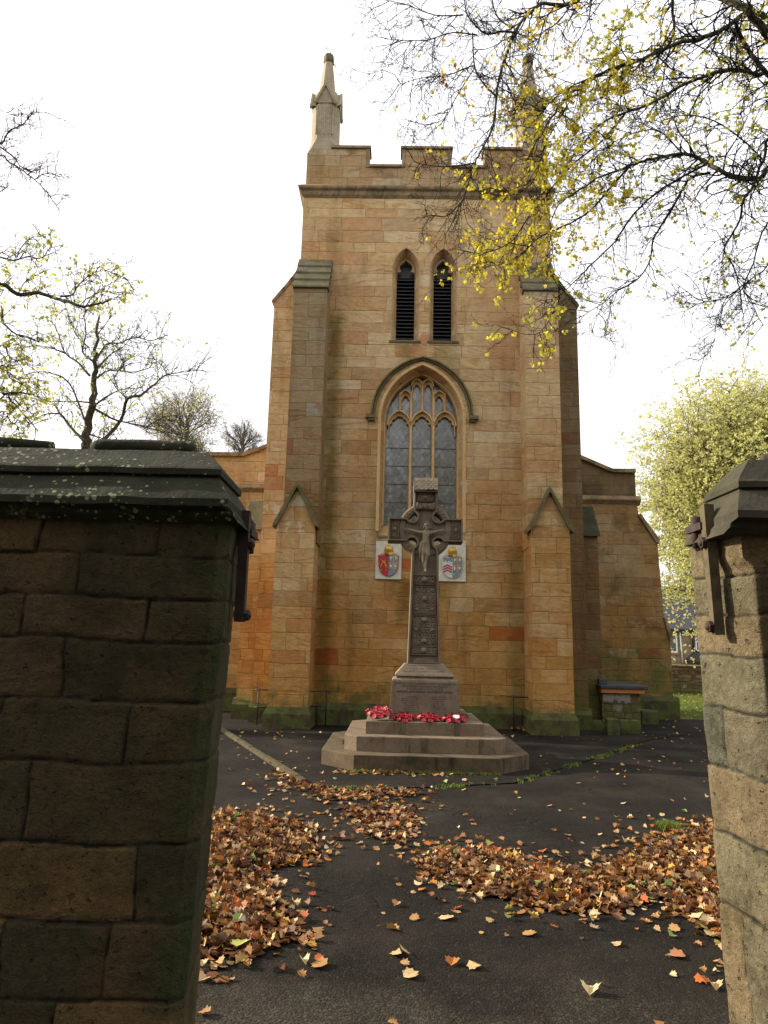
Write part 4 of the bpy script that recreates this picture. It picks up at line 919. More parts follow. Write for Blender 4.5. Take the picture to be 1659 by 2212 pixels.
# scroll
b = MB(); zS = ZC + 0.355
b.loft([[(x, fy + 0.02 - 0.018 + 0.012 * math.cos(x * 24), zS - 0.045 + 0.008 * (abs(x) > 0.105)), (x, fy + 0.045, zS - 0.045), (x, fy + 0.045, zS + 0.045), (x, fy + 0.02 - 0.018 + 0.012 * math.cos(x * 24), zS + 0.045 + 0.006 * (abs(x) > 0.105))] for x in [-0.135 + 0.27 * k / 14 for k in range(15)]])
for s in (-1, 1): b.tube([Vector((s * 0.125, fy + 0.0, zS - 0.05)), Vector((s * 0.125, fy + 0.0, zS + 0.055))], [0.016, 0.016], 8)
scr = b.build('scroll', M['memorial'], ME)
text('INRI', 0.085, 0, fy - 0.007, zS, scr, 'lettering', M['skinstone'], True, 0.006, 0.17, 0, 0.002)
# carved figure (relief of a crucified man, grown from a skeleton)
def skin_obj(name, verts, edges, rad, mat, par, sub=2):
    me = bpy.data.meshes.new(name); me.from_pydata(verts, edges, []); me.update()
    o = bpy.data.objects.new(name, me); COL.objects.link(o); o.parent = par
    md = o.modifiers.new('skin', 'SKIN'); md.use_smooth_shade = True
    for i, r in enumerate(rad):
        sv = me.skin_vertices[0].data[i]; sv.radius = r if hasattr(r, '__len__') else (r, r); sv.use_root = (i == 0)
    ms = o.modifiers.new('sub', 'SUBSURF'); ms.levels = sub; ms.render_levels = sub
    me.materials.append(mat)
    dg = bpy.context.evaluated_depsgraph_get(); dg.update(); m2 = bpy.data.meshes.new_from_object(o.evaluated_get(dg)); o.modifiers.clear(); o.data = m2; m2.name = name
    return o
FY = fy - 0.005
V = [(0.0, FY, ZC - 0.21), (0.0, FY - 0.012, ZC - 0.155), (0.002, FY - 0.02, ZC - 0.095), (0.006, FY - 0.012, ZC - 0.035), (0.010, FY - 0.02, ZC - 0.008), (0.016, FY - 0.034, ZC + 0.022), (0.016, FY - 0.03, ZC + 0.052),
     (-0.058, FY - 0.008, ZC - 0.052), (-0.135, FY, ZC - 0.036), (-0.175, FY + 0.002, ZC - 0.022), (-0.255, FY, ZC - 0.006), (-0.278, FY - 0.003, ZC - 0.002),
     (0.064, FY - 0.008, ZC - 0.050), (0.135, FY, ZC - 0.036), (0.178, FY + 0.002, ZC - 0.024), (0.255, FY, ZC - 0.008), (0.278, FY - 0.003, ZC - 0.004),
     (-0.028, FY - 0.005, ZC - 0.27), (-0.034, FY - 0.03, ZC - 0.40), (-0.022, FY - 0.008, ZC - 0.52), (-0.008, FY - 0.014, ZC - 0.60), (-0.012, FY - 0.035, ZC - 0.645),
     (0.026, FY - 0.005, ZC - 0.27), (0.024, FY - 0.04, ZC - 0.385), (0.008, FY - 0.026, ZC - 0.50), (0.004, FY - 0.026, ZC - 0.59), (0.012, FY - 0.045, ZC - 0.638)]
Ed = [(0, 1), (1, 2), (2, 3), (3, 4), (4, 5), (5, 6), (3, 7), (7, 8), (8, 9), (9, 10), (10, 11), (3, 12), (12, 13), (13, 14), (14, 15), (15, 16), (0, 17), (17, 18), (18, 19), (19, 20), (20, 21), (0, 22), (22, 23), (23, 24), (24, 25), (25, 26)]
Rd = [(0.048, 0.032), (0.042, 0.030), (0.056, 0.034), (0.046, 0.028), 0.021, 0.033, 0.030, 0.028, 0.021, 0.018, 0.014, 0.013, 0.028, 0.021, 0.018, 0.014, 0.013, 0.036, 0.027, 0.022, 0.014, 0.012, 0.035, 0.027, 0.022, 0.014, 0.012]
fig = skin_obj('figure', V, Ed, Rd, M['skinstone'], ME)
hd = Vector((0.016, FY - 0.036, ZC + 0.034))
b = MB()                                              # face: nose, brow, eyes, mouth
b.dome(hd + Vector((-0.003, -0.030, 0.004)), 0.006, 0.012, (0, -1, 0)); b.box(hd.x - 0.018, hd.x + 0.014, hd.y - 0.031, hd.y - 0.02, hd.z + 0.012, hd.z + 0.017)
for s in (-0.012, 0.008): b.dome(hd + Vector((s, -0.027, 0.007)), 0.0045, 0.004)
b.box(hd.x - 0.011, hd.x + 0.006, hd.y - 0.033, hd.y - 0.022, hd.z - 0.013, hd.z - 0.010)
b.build('face', M['skinstone'], fig)
b = MB(); random.seed(2)
for k in range(16):
    a = math.pi * (0.02 + 0.96 * k / 15); st = hd + Vector((0.034 * math.cos(a), 0.0 + 0.0, 0.018 + 0.030 * math.sin(a)))
    s = -1 if math.cos(a) < 0 else 1
    b.tube([st, st + Vector((s * 0.012, 0.004, -0.03)), st + Vector((s * 0.014, 0.012, -0.062 - 0.02 * abs(math.cos(a))))] if abs(math.cos(a)) > 0.35 else [st + Vector((0, 0.012, 0.0)), st + Vector((0, -0.012, 0.004)), st + Vector((0.0, -0.022, -0.012))], [0.010, 0.010, 0.005], 5)
for k in range(7): b.tube([hd + Vector((-0.014 + 0.004 * k, -0.020, -0.018)), hd + Vector((-0.010 + 0.003 * k, -0.026, -0.046))], [0.006, 0.003], 5)
b.build('hair', M['skinstone'], fig)
b = MB()
for k in range(14):
    a = 2 * math.pi * k / 14; b.tube([hd + Vector((0.032 * math.cos(a), -0.006 + 0.026 * math.sin(a), 0.024)), hd + Vector((0.034 * math.cos(a + .5), -0.006 + 0.028 * math.sin(a + .5), 0.030))], [0.005, 0.004], 5)
b.build('crown', M['skinstone'], fig)
b = MB(); c = (0.012, fy + 0.02, ZC + 0.045); pts = [Vector((c[0] + 0.070 * math.cos(k / 24 * 2 * math.pi), fy + 0.012, c[2] + 0.070 * math.sin(k / 24 * 2 * math.pi))) for k in range(25)]
b.tube(pts, 0.008, 6); b.loft([[(c[0] + r * math.cos(k / 24 * 2 * math.pi), y, c[2] + r * math.sin(k / 24 * 2 * math.pi)) for k in range(24)] for r, y in ((0.068, fy + 0.034), (0.068, fy + 0.018))]); b.build('halo', M['memorial'], fig)
for s in (-1, 1):
    b = MB(); hx = s * 0.282; z = ZC - 0.002
    b.loft([[(hx + s * q - 0.0, FY - 0.004 - 0.006 * math.cos(k / 8 * 2 * math.pi) , z + 0.014 * math.sin(k / 8 * 2 * math.pi) * w_) for k in range(8)] for q, w_ in ((-0.01, 0.7), (0.008, 1.0), (0.020, 0.9))])
    for k, (dz, l) in enumerate(((0.012, 0.022), (0.004, 0.026), (-0.004, 0.025), (-0.011, 0.019))):
        p0 = Vector((hx + s * 0.018, FY - 0.006, z + dz)); b.tube([p0, p0 + Vector((s * l * 0.5, -0.007, dz * 0.3)), p0 + Vector((s * l * 0.8, -0.016, dz * 0.2 - 0.002))], [0.0042, 0.004, 0.003], 5)
    p0 = Vector((hx + s * 0.002, FY - 0.008, z + 0.012)); b.tube([p0, p0 + Vector((s * 0.008, -0.006, 0.010)), p0 + Vector((s * 0.016, -0.008, 0.014))], [0.0048, 0.0045, 0.0035], 5)
    b.build('hand', M['skinstone'], fig)
b = MB(); random.seed(4); rings = []                  # loin cloth with folds
for q, (z, hx, hy) in enumerate(((-0.175, 0.050, 0.036), (-0.215, 0.060, 0.042), (-0.27, 0.070, 0.046), (-0.33, 0.074, 0.050), (-0.385, 0.074, 0.052))):
    ring = []
    for k in range(28):
        a = 2 * math.pi * k / 28; f = 1 + 0.10 * math.sin(a * 9 + q * 0.9); dz_ = 0.035 * math.cos(a) * (q / 4) * -1
        ring.append((hx * f * math.cos(a) - 0.004, FY - 0.004 + hy * f * math.sin(a), ZC + z + (dz_ if q > 2 else 0) - (0.03 if q == 4 and math.cos(a) < -0.3 else 0)))
    rings.append(ring)
b.loft(rings, True, 0.5, True)
for k in range(6):
    z0 = -0.19 - 0.026 * k; b.tube([Vector((-0.058 + 0.004 * k, FY - 0.035, ZC + z0 - 0.02)), Vector((-0.01, FY - 0.052, ZC + z0 - 0.012 + 0.004 * k)), Vector((0.058, FY - 0.034, ZC + z0 + 0.03 - 0.02 * k * 0.6))], [0.006, 0.007, 0.005], 5)
b.tube([Vector((-0.062, FY - 0.02, ZC - 0.20)), Vector((-0.078, FY - 0.024, ZC - 0.30)), Vector((-0.070, FY - 0.022, ZC - 0.43))], [0.016, 0.022, 0.012], 7)
b.build('loin_cloth', M['skinstone'], fig)
# ------------------------------------------------------------------ wreaths
def poppy(b, c, n, r, tint=0.5):
    a = n.orthogonal().normalized(); q = n.cross(a)
    for k in range(4):
        t = k * math.pi / 2 + random.uniform(-.3, .3); d = a * math.cos(t) + q * math.sin(t); e = n.cross(d)
        b.add([c, c + d * r * 0.6 - e * r * 0.6 + n * r * 0.15, c + d * r + n * r * random.uniform(.2, .5) - e * r * 0.3, c + d * r + n * r * random.uniform(.2, .5) + e * r * 0.3, c + d * r * 0.6 + e * r * 0.6 + n * r * 0.15], [(0, 1, 2, 3, 4)], tint, False)
def wreath(seed, pink, label, loc, rot, sc_, card):
    random.seed(seed); root = empty('poppy_wreath', loc, 0, label, 'wreath', 'poppy wreaths laid on the memorial'); root.rotation_euler = rot; root.scale = (sc_, sc_, sc_ * 0.75)
    b = MB(); b.tube([Vector((0.12 * math.cos(k / 20 * 2 * math.pi), 0.12 * math.sin(k / 20 * 2 * math.pi), 0.015)) for k in range(21)], 0.03, 7); b.build('ring', M['wreath_base'], root)
    b = MB(); b2 = MB(); bc = MB()
    for k in range(60):
        t = k / 60 * 4 * math.pi + random.uniform(-.1, .1); rr = (0.055, 0.105, 0.15)[k % 3] + random.uniform(-.012, .012)
        c = Vector((rr * math.cos(t), rr * math.sin(t), 0.045 + random.uniform(-.01, .015))); n = Vector((math.cos(t) * (0.9 if k % 3 == 2 else -0.1), math.sin(t) * (0.9 if k % 3 == 2 else -.1), 1 + random.uniform(-.3, .3))).normalized()
        poppy(b2 if random.random() < pink else b, c, n, random.uniform(0.026, 0.034)); bc.dome(c + n * 0.003, 0.006, 0.006, n, 6, 2)
    b.build('poppies', M['poppy'], root)
    if b2.v: b2.build('faded_poppies', M['poppy_pink'], root)
    bc.build('poppy_centres', M['void'], root)
    if card:
        b = MB(); x, y = card; b.add([(x - 0.045, y - 0.02, 0.085), (x + 0.04, y - 0.03, 0.07), (x + 0.045, y + 0.03, 0.09), (x - 0.03, y + 0.035, 0.095), (x + 0.0, y - 0.06, 0.05)], [(0, 4, 1, 2, 3)]); b.build('card', M['white'], root)
def mp(px, py, Y): p = at(px, py, Y); return (p.x, p.y, p.z)
wreath(1, 0.5, 'bright red poppy wreath propped on the left end of the top memorial step', (MX - 0.63, MY - 0.56, 0.64), (R(20), R(-6), 0), 1.05, None)
wreath(2, 0.05, 'dark red poppy wreath lying against the left of the memorial pedestal', (MX - 0.30, MY - 0.585, 0.575), (R(12), 0, 0), 0.98, None)
wreath(3, 0.3, 'red poppy wreath lying below the middle of the memorial inscription', (MX + 0.05, MY - 0.60, 0.582), (R(13), R(4), 0), 1.0, None)
wreath(4, 0.15, 'red poppy wreath with white cards at the right end of the row', (MX + 0.40, MY - 0.60, 0.58), (R(12), R(-3), 0), 1.05, (0.02, -0.03))
root = empty('withered_wreath', (at(750, 1602, 10.3).x, 10.32, 0.215), 0.4, 'small withered dark wreath lying on the left of the lowest memorial step', 'wreath')
b = MB(); b.tube([Vector((0.07 * math.cos(k / 16 * 2 * math.pi), 0.05 * math.sin(k / 16 * 2 * math.pi), 0.015)) for k in range(17)], 0.016, 6); b.build('ring', M['wreath_base'], root)
b = MB(); random.seed(8)
for k in range(18):
    t = k / 18 * 2 * math.pi; poppy(b, Vector((0.07 * math.cos(t), 0.05 * math.sin(t), 0.03)), Vector((math.cos(t) * .5, math.sin(t) * .5, 1)).normalized(), 0.02)
b.build('dead_flowers', M['wreath_base'], root)
# ------------------------------------------------------------------ heraldic plaques on the tower
def plaque(x0, x1, z0, z1, left, label):
    A = R(-1.0); c = Vector((0.792, 14.388, 0)) + Vector((math.cos(A), math.sin(A), 0)) * ((x0 + x1) / 2)
    root = empty('heraldic_plaque', (c.x, c.y, (z0 + z1) / 2), A, label, 'plaque', 'painted shields of arms on the tower wall')
    hw, hh = (x1 - x0) / 2, (z1 - z0) / 2
    b = MB(); b.box(-hw, hw, -0.035, -0.004, -hh, hh); b.build('board', M['panelwhite'], root)
    def shp(w, t, bt, n=12):
        p = [(-w, t), (-w * 0.9, t - 0.012), (0, t), (w * 0.9, t - 0.012), (w, t)]
        for k in range(n + 1): a = math.pi * k / n; p.append((w * math.cos(a), t * 0.0 - 0.02 + (bt + 0.02) * math.sin(a) ** 0.8))
        return p[::-1]
    tp, bt = 0.10, -0.32
    S = shp(0.198, tp, bt)
    b = MB(); b.prism([(x * 1.06, z * 1.03) for x, z in S], -0.062, -0.03); sh = b.build('shield', M['shieldwhite' if not left else 'red'], root); recalc(sh)
    def clip(poly, lo, hi): return [(max(lo, min(hi, x)), z) for x, z in poly]
    b = MB(); b.prism(clip(S, 0.004, 0.2), -0.068, -0.05); f = b.build('blue_field', M['blue'], sh); recalc(f)
    b = MB(); b.box(0.088, 0.112, -0.075, -0.06, -0.215, 0.088); b.box(0.008, 0.190, -0.0745, -0.06, -0.075, -0.052); b.build('gold_cross', M['gold'], sh)
    for cx, cz in ((0.047, 0.02), (0.147, 0.02), (0.047, -0.145), (0.140, -0.145)):     # small rampant beasts
        b = MB(); V_ = lambda x, z: Vector((cx + x, -0.073, cz + z))
        b.tube([V_(-0.012, -0.045), V_(-0.004, -0.01), V_(0.004, 0.02), V_(-0.004, 0.045)], [0.008, 0.012, 0.013, 0.008], 6); b.dome(V_(-0.008, 0.048), 0.012, 0.008, n=8, m=3)
        for p in ([(0.004, 0.02), (-0.024, 0.034)], [(0.0, 0.008), (-0.026, 0.008)], [(-0.008, -0.02), (-0.026, -0.045)], [(-0.002, -0.02), (0.016, -0.05)], [(0.006, -0.01), (0.024, 0.01), (0.022, 0.04)]):
            b.tube([V_(*q) for q in p], [0.006] * len(p), 5)
        b.build('white_beast', M['shieldwhite'], sh)
    if left:
        b = MB()
        for s in (-1, 1):
            pts = [(-0.1 + s * 0.055, -0.20), (-0.1 + s * 0.05, -0.13), (-0.1 + s * 0.02, -0.06), (-0.1 - s * 0.03, -0.01), (-0.1 - s * 0.055, 0.0)]
            P3 = [Vector((x, -0.067, z)) for x, z in pts]; b.tube(P3, [0.013, 0.015, 0.012, 0.008, 0.003], 6)
        for s in (-1, 1): b.box(-0.1 + s * 0.057 - 0.016, -0.1 + s * 0.057 + 0.016, -0.074, -0.06, -0.222, -0.195)
        b.build('crossed_scimitars', M['gold'], sh)
    else:
        b = MB()
        for z in (-0.075, -0.125, -0.175): b.bar([(-0.188, z - 0.035), (-0.098, z + 0.012), (-0.008, z - 0.035)], 0.024, -0.070, -0.06)
        b.build('red_chevrons', M['red'], sh)
        b = MB(); b.prism([(-0.19, 0.085), (-0.19, 0.005), (-0.165, 0.005), (-0.165, 0.032), (-0.115, 0.032), (-0.115, 0.005), (-0.09, 0.005), (-0.09, 0.032), (-0.045, 0.032), (-0.045, 0.005), (-0.010, 0.005), (-0.010, 0.085)], -0.069, -0.06); q = b.build('battlement_charge', M['blue'], sh); recalc(q)
    b = MB(); prof = [(0.085, 0.10), (0.090, 0.16), (0.088, 0.22), (0.065, 0.27), (0.02, 0.302)]
    b.loft([[(r * math.cos(a), -0.04 + 0.05 * -abs(math.sin(a)) * (r / 0.09), z + 0.012 * math.cos(a) ** 2) for a in [2 * math.pi * k / 16 for k in range(16)]] for r, z in prof], True, 0.5, True)
    b.dome((0, -0.05, 0.305), 0.012, 0.012, (0, 0, 1), 8, 3)
    for s in (-1, 1): b.dome((s * 0.035, -0.083, 0.20), 0.013, 0.006, n=4, m=2)
    b.build('mitre', M['gold'], root)
    b = MB(); random.seed(3)
    for s in (-1, 1):
        for k in range(7): b.dome((s * (0.10 + 0.013 * k), -0.06, 0.125 + 0.02 * math.sin(k * 2.1) - 0.003 * k), 0.012, 0.012, n=7, m=3)
    b.build('mantling', M['gold'], root)
plaque(-0.94, -0.415, 2.875, 3.645, True, 'white plaque with a red and blue shield of crossed gold scimitars below a mitre')
plaque(0.345, 0.89, 2.855, 3.635, False, 'white plaque with a shield of red chevrons beneath a gold mitre, right of the cross')

# ------------------------------------------------------------------ small things round the tower
def railing(px, py0, py1, Y, spans, label):
    p = at(px, py1, Y); root = empty('railing', (p.x, Y, 0), 0, label, 'railing', 'black iron railings by the tower foot')
    zt = at(px, py0, Y).z; b = MB(); b.tube([Vector((0, 0, 0)), Vector((0, 0, zt))], 0.011, 6); b.build('post', M['black_iron'], root)
    for y_, xa, xb in spans:
        z = at(px, y_, Y).z; b = MB(); b.tube([Vector((at(xa, y_, Y).x - p.x, 0, z)), Vector((at(xb, y_, Y).x - p.x, 0, z + 0.003))], 0.009, 6); b.build('rail', M['black_iron'], root)
railing(555, 1487, 1558, 14.1, [(1490, 549, 578), (1528, 549, 577)], 'black iron railing left of the left front buttress')
railing(703, 1491, 1560, 13.9, [(1494, 668, 712), (1527, 668, 706)], 'black iron railing just right of the left front buttress')
railing(1110, 1505, 1562, 14.05, [(1506, 1095, 1143), (1548, 1095, 1142)], 'black iron railing beside the right front buttress')
# kerb of pale edging stone
b = MB(); A = Vector((-2.85, 13.24, 0)); B = Vector((-0.84, 8.50, 0)); d = (B - A).normalized(); n = Vector((-d.y, d.x, 0)); L_ = (B - A).length; random.seed(11); s_ = 0
while s_ < L_ - 0.05:
    l = min(random.uniform(0.75, 0.95), L_ - s_); p0 = A + d * s_; p1 = A + d * (s_ + l - 0.012); z = 0.045 + random.uniform(-.006, .006)
    c = [p0 - n * 0.034, p1 - n * 0.034, p1 + n * 0.034, p0 + n * 0.034]
    b.loft([[(q.x, q.y, zz) for q in c] for zz in (0, z)] + [[((q.x * 0.97 + (p0.x + p1.x) * 0.015), (q.y * 0.97 + (p0.y + p1.y) * 0.015), z + 0.007) for q in c]], True, random.random()); s_ += l
M['kerb'] = plainstone('kerb_stone', (0.051, 0.042, 0.021), (0.075, 0.060, 0.030), (0.030, 0.030, 0.012), 8.0, moss=0.3)
tag(b.build('kerb', M['kerb']), None, None, None, 'structure')
# stone lean-to beside the right aisle
HX0, HX1 = at(1300, 1500, 14.75).x, at(1382, 1500, 14.75).x
HZ = at(1340, 1487, 14.6).z
LT = empty('stone_shed', ((HX0 + HX1) / 2, 14.75, 0), R(-1), 'low rough stone shed with an orange timber lintel under a dark roof slab', 'shed')
hw = (HX1 - HX0) / 2
M['rubble'] = ashlar('rubble_wall', h=0.15, w=0.38, seed=21.0, dark=0.45, moss=0.9, tone=[(0.0, (0.15, 0.11, 0.07)), (0.5, (0.22, 0.16, 0.10)), (1.0, (0.30, 0.24, 0.17))], bumps=1.8)
b = MB(); b.box(-hw, hw, 0, 1.3, 0, HZ - 0.10); b.build('wall', M['rubble'], LT)
M['render'] = plainstone('old_render', (0.30, 0.28, 0.24), (0.22, 0.20, 0.17), (0.12, 0.11, 0.09), 9.0)
b = MB(); random.seed(3); up = [(-hw + 0.02 + (2 * hw - 0.22) * k / 12, HZ - 0.125) for k in range(13)]; lo = [(x, z - 0.10 - random.uniform(0, 0.10)) for x, z in up]
b.prism(up[::-1] + lo, -0.012, 0.01); o = b.build('render_patch', M['render'], LT); recalc(o)
b = MB(); b.box(-hw - 0.03, hw + 0.07, -0.09, 0.05, HZ - 0.10, HZ - 0.012, bev=0.006); b.build('lintel', M['timber'], LT)
b = MB(); b.box(-hw - 0.06, hw + 0.13, -0.14, 1.4, HZ - 0.01, HZ + 0.055, bev=0.008); b.build('roof_slab', M['slate'], LT)
b = MB(); b.box(-hw - 0.02, -hw + 0.16, 0.1, 0.4, HZ + 0.056, HZ + 0.17, bev=0.01); b.build('vent_box', M['slate'], LT)
random.seed(9)
def block(px0, px1, pyt, pyb, dep, label, mat='mossy'):
    p = gnd(px0, pyb); q = gnd(px1, pyb); Y = (p.y + q.y) / 2; zt = at((px0 + px1) / 2, pyt, Y).z; x0, x1 = at(px0, pyb, Y).x, at(px1, pyb, Y).x
    b = MB(); hx = (x1 - x0) / 2; rings = []
    for z, g in ((0, 0.0), (zt * 0.5, 0.008), (zt - 0.02, 0.0), (zt, -0.02)):
        ring = []
        for k in range(20):
            a = 2 * math.pi * k / 20 + math.pi / 4; c_, s_ = math.cos(a), math.sin(a); m = 1 / max(abs(c_), abs(s_)) * 0.97
            ring.append(((hx + g) * c_ * m + random.uniform(-.006, .006), (dep / 2 + g) * s_ * m + random.uniform(-.006, .006), z + random.uniform(-.006, .006) * (z > 0)))
        rings.append(ring)
    b.loft(rings); o = b.build('stone_block', M[mat], None, ((x0 + x1) / 2, Y + dep / 2, 0)); return tag(o, label, 'stone block', 'mossy stone blocks at the aisle foot')
block(1313, 1341, 1553, 1590, 0.18, 'upright mossy stone block, leftmost of the three below the shed')
block(1342, 1363, 1556, 1588, 0.16, 'narrow mossy stone block, middle of the three below the shed')
block(1364, 1384, 1556, 1587, 0.17, 'mossy stone block, rightmost of the three below the shed')
block(1388, 1424, 1536, 1566, 0.5, 'broad dark mossy block between the shed and the aisle corner')
block(1247, 1303, 1556, 1579, 0.20, 'long low mossy slab between the right buttress and the shed')
# ------------------------------------------------------------------ house and wall beyond the grass
HY = 58.0
def hx_(px): return at(px, 1400, HY).x
def hz_(py): return at(1470, py, HY).z
HO = empty('stone_house', (hx_(1470), HY, 0), 0, 'distant brown stone house with a slate roof and a white framed window', 'house')
ox = hx_(1470)
M['housewall'] = ashlar('house_wall', h=0.22, w=0.5, seed=31.0, moss=0, tone=[(0, (0.20, 0.15, 0.10)), (0.5, (0.26, 0.20, 0.13)), (1, (0.31, 0.24, 0.17))])
b = MB(); b.box(-7, 9, 0, 7, -2, hz_(1362)); b.build('wall', M['housewall'], HO)
b = MB(); ze, zr = hz_(1361), hz_(1279) + 0.3; b.prism([(-0.35, ze), (-0.35, ze + 0.1), (3.5, zr + 0.4), (7.3, ze + 0.1), (7.3, ze)], -7.3, 9.3, 'x'); b.build('roof', M['slate'], HO)
b = MB(); b.box(-7.3, 9.3, -0.45, -0.33, ze - 0.08, ze + 0.03); b.build('gutter', M['black_iron'], HO)
def hwin(px0, px1, py0, py1):
    x0, x1, z1, z0 = hx_(px0) - ox, hx_(px1) - ox, hz_(py0), hz_(py1); b = MB(); t = 0.11
    b.box(x0, x0 + t, -0.06, 0.02, z0, z1); b.box(x1 - t, x1, -0.06, 0.02, z0, z1); b.box(x0 + t, x1 - t, -0.06, 0.02, z0, z0 + t); b.box(x0 + t, x1 - t, -0.06, 0.02, z1 - t, z1); zz = z0 + (z1 - z0) * 0.66; b.box(x0 + t, x1 - t, -0.055, 0.02, zz, zz + 0.08)
    f = b.build('window', M['white'], HO); b = MB(); b.box(x0 + 0.05, x1 - 0.05, -0.03, -0.005, z0 + 0.05, z1 - 0.05); b.build('pane', M['pane'], f)
    b = MB(); b.box(x0 - 0.1, x1 + 0.1, -0.12, 0.02, z0 - 0.16, z0 - 0.002); b.build('sill', M['string'], f)
hwin(1434, 1463, 1362 + 9, 1410); hwin(1502, 1515, 1376, 1406)
b = MB(); X = hx_(1469) - ox; b.tube([Vector((X, -0.12, hz_(1366))), Vector((X + .1, -0.12, hz_(1432)))], 0.06, 6); b.build('drainpipe', M['white'], HO)
b = MB(); X = hx_(1497) - ox; b.tube([Vector((X, -0.12, hz_(1362))), Vector((X, -0.12, hz_(1402))), Vector((X + 1.0, -0.12, hz_(1422)))], 0.08, 6); b.build('drainpipe', M['black_iron'], HO)
b = MB(); b.prism([(hx_(1478) - ox, hz_(1425)), (hx_(1498) - ox, hz_(1408)), (hx_(1540) - ox, hz_(1426)), (hx_(1540) - ox, hz_(1429)), (hx_(1478) - ox, hz_(1428))], -1.0, 0.0); o = b.build('porch_roof', M['slate'], HO); recalc(o)
WY = 27.0; zt = at(1490, 1438, WY).z
M['oldwall'] = ashlar('old_boundary_wall', h=0.13, w=0.4, seed=41.0, moss=0.8, bumps=2.0, tone=[(0, (0.09, 0.055, 0.035)), (0.5, (0.17, 0.12, 0.07)), (1, (0.27, 0.22, 0.13))])
BW = empty('boundary_wall', (14, WY, 0), 0, 'rough brown boundary wall with rusty ivy beyond the churchyard grass', 'wall')
b = MB(); b.box(-8, 14, 0, 0.4, -0.05, zt - 0.05); b.build('masonry', M['oldwall'], BW)
b = MB(); b.box(-8, 14, -0.05, 0.45, zt - 0.048, zt + 0.02, bev=0.02); b.build('coping', M['string'], BW)

# ------------------------------------------------------------------ trees
def leafpts(n=5):
    return [(0, 0), (0.18, -0.06), (0.40, -0.02), (0.30, 0.14), (0.52, 0.30), (0.34, 0.36), (0.36, 0.52), (0.14, 0.56), (0, 0.92)]
LP = leafpts()
def add_leaf(b, p, size, d, n, tint, fold=0.25, curl=0.0):
    x = d.cross(n).normalized() * size; yv = d * size; nn = n * size
    for s in (1, -1):
        vs = [p + x * (s * a) + yv * c + nn * (abs(a) * fold + curl * ((c - 0.4) ** 2) * 2) for a, c in LP]
        b.add(vs, [tuple(range(9)) if s > 0 else tuple(range(8, -1, -1))], tint)
def rvec(rng): 
    while True:
        v = Vector((rng.uniform(-1, 1), rng.uniform(-1, 1), rng.uniform(-1, 1)))
        if 0.05 < v.length < 1: return v.normalized()
class Tree:
    def __init__(s, seed): s.r = random.Random(seed); s.w = MB(); s.t = MB(); s.l = MB(); s.nt = 0
    def limb(s, pts, r0, r1, sides=7, tw=None, n=4):
        P = catmull(pts, n); k = len(P) - 1
        P = [p + rvec(s.r) * (r0 * 0.25) for p in P]
        rad = [r0 + (r1 - r0) * (i / k) ** 0.85 for i in range(k + 1)]
        s.w.tube(P, rad, sides if r0 > 0.012 else 4, 1.0 if r0 > 0.03 else 0.3)
        return P, rad
    def twig(s, p, d, L, r, depth, leaf, lsize, droop=0.25, kink=0.35, tone=(0, 1), n=5, bend=None):
        pts = [p]; q = p.copy(); d = d.normalized(); rad = [r]
        for i in range(n):
            d = (d + rvec(s.r) * kink + Vector((0, 0, -droop * 0.3)) + (bend or Vector())).normalized(); q = q + d * (L / n); pts.append(q); rad.append(r * (1 - 0.8 * (i + 1) / n))
        (s.w if r > 0.008 else s.t).tube(pts, rad, 5 if r > 0.012 else 3, 0.2); s.nt += 1
        if depth > 0:
            for i in range(1, n + 1):
                for _ in range(1 if s.r.random() < 0.75 else 2):
                    if s.r.random() < 0.85:
                        dd = (pts[i] - pts[i - 1]).normalized(); sd = (dd * 0.75 + rvec(s.r) * 0.8).normalized()
                        s.twig(pts[i], sd, L * s.r.uniform(0.35, 0.62), max(r * 0.6, 0.0028), depth - 1, leaf, lsize, droop, kink, tone, max(3, n - 1), bend)
        if leaf > 0 and depth <= 1:
            for i in range(1, n + 1):
                m = leaf * (1.0 if depth == 0 else 0.4)
                if s.r.random() > m * 0.34: continue
                for _ in range(s.r.choice((2, 3, 3, 4))):
                    dd = rvec(s.r); dd = (dd + Vector((0, 0, -0.7))).normalized(); nn = dd.orthogonal(); nn = (nn + rvec(s.r) * 0.8); nn = (nn - dd * nn.dot(dd)).normalized()
                    add_leaf(s.l, pts[i] + dd * lsize * 0.35, lsize * s.r.uniform(0.6, 1.15), dd, nn, min(1, max(0, s.r.uniform(*tone))), s.r.uniform(0.05, 0.5), s.r.uniform(0, .4))
    def finish(s, name, loc, label, cat, bark, leafm, group=None, trunk=None):
        root = empty(name, loc, 0, label, cat, group); off = Vector(loc)
        for mb in (s.w, s.t, s.l): mb.v = [(v[0] - off.x, v[1] - off.y, v[2] - off.z) for v in mb.v]
        if s.w.v: s.w.build('trunk', bark, root)
        if s.t.v: s.t.build('twigs', bark, root)
        if s.l.v: s.l.build('crown', leafm, root)
        return root
def P5(z, Y): return at(760.4 + z[0] * 0.5417, z[1] * 0.5417, Y)
def P4(z, Y): return at(z[0] * 0.3711, 172.8 + z[1] * 0.3711, Y)
# --- the tree that overhangs from the right; its trunk stands out of the picture beside the path
T = Tree(7)
TB = Vector((8.6, 8.2, 0)); fork = Vector((8.3, 8.4, 5.4))
T.limb([TB, Vector((8.65, 8.3, 2.0)), Vector((8.5, 8.35, 4.0)), fork, Vector((8.2, 8.5, 7.0)), Vector((8.0, 8.8, 9.5)), Vector((7.6, 9, 12.5))], 0.34, 0.10, 12)
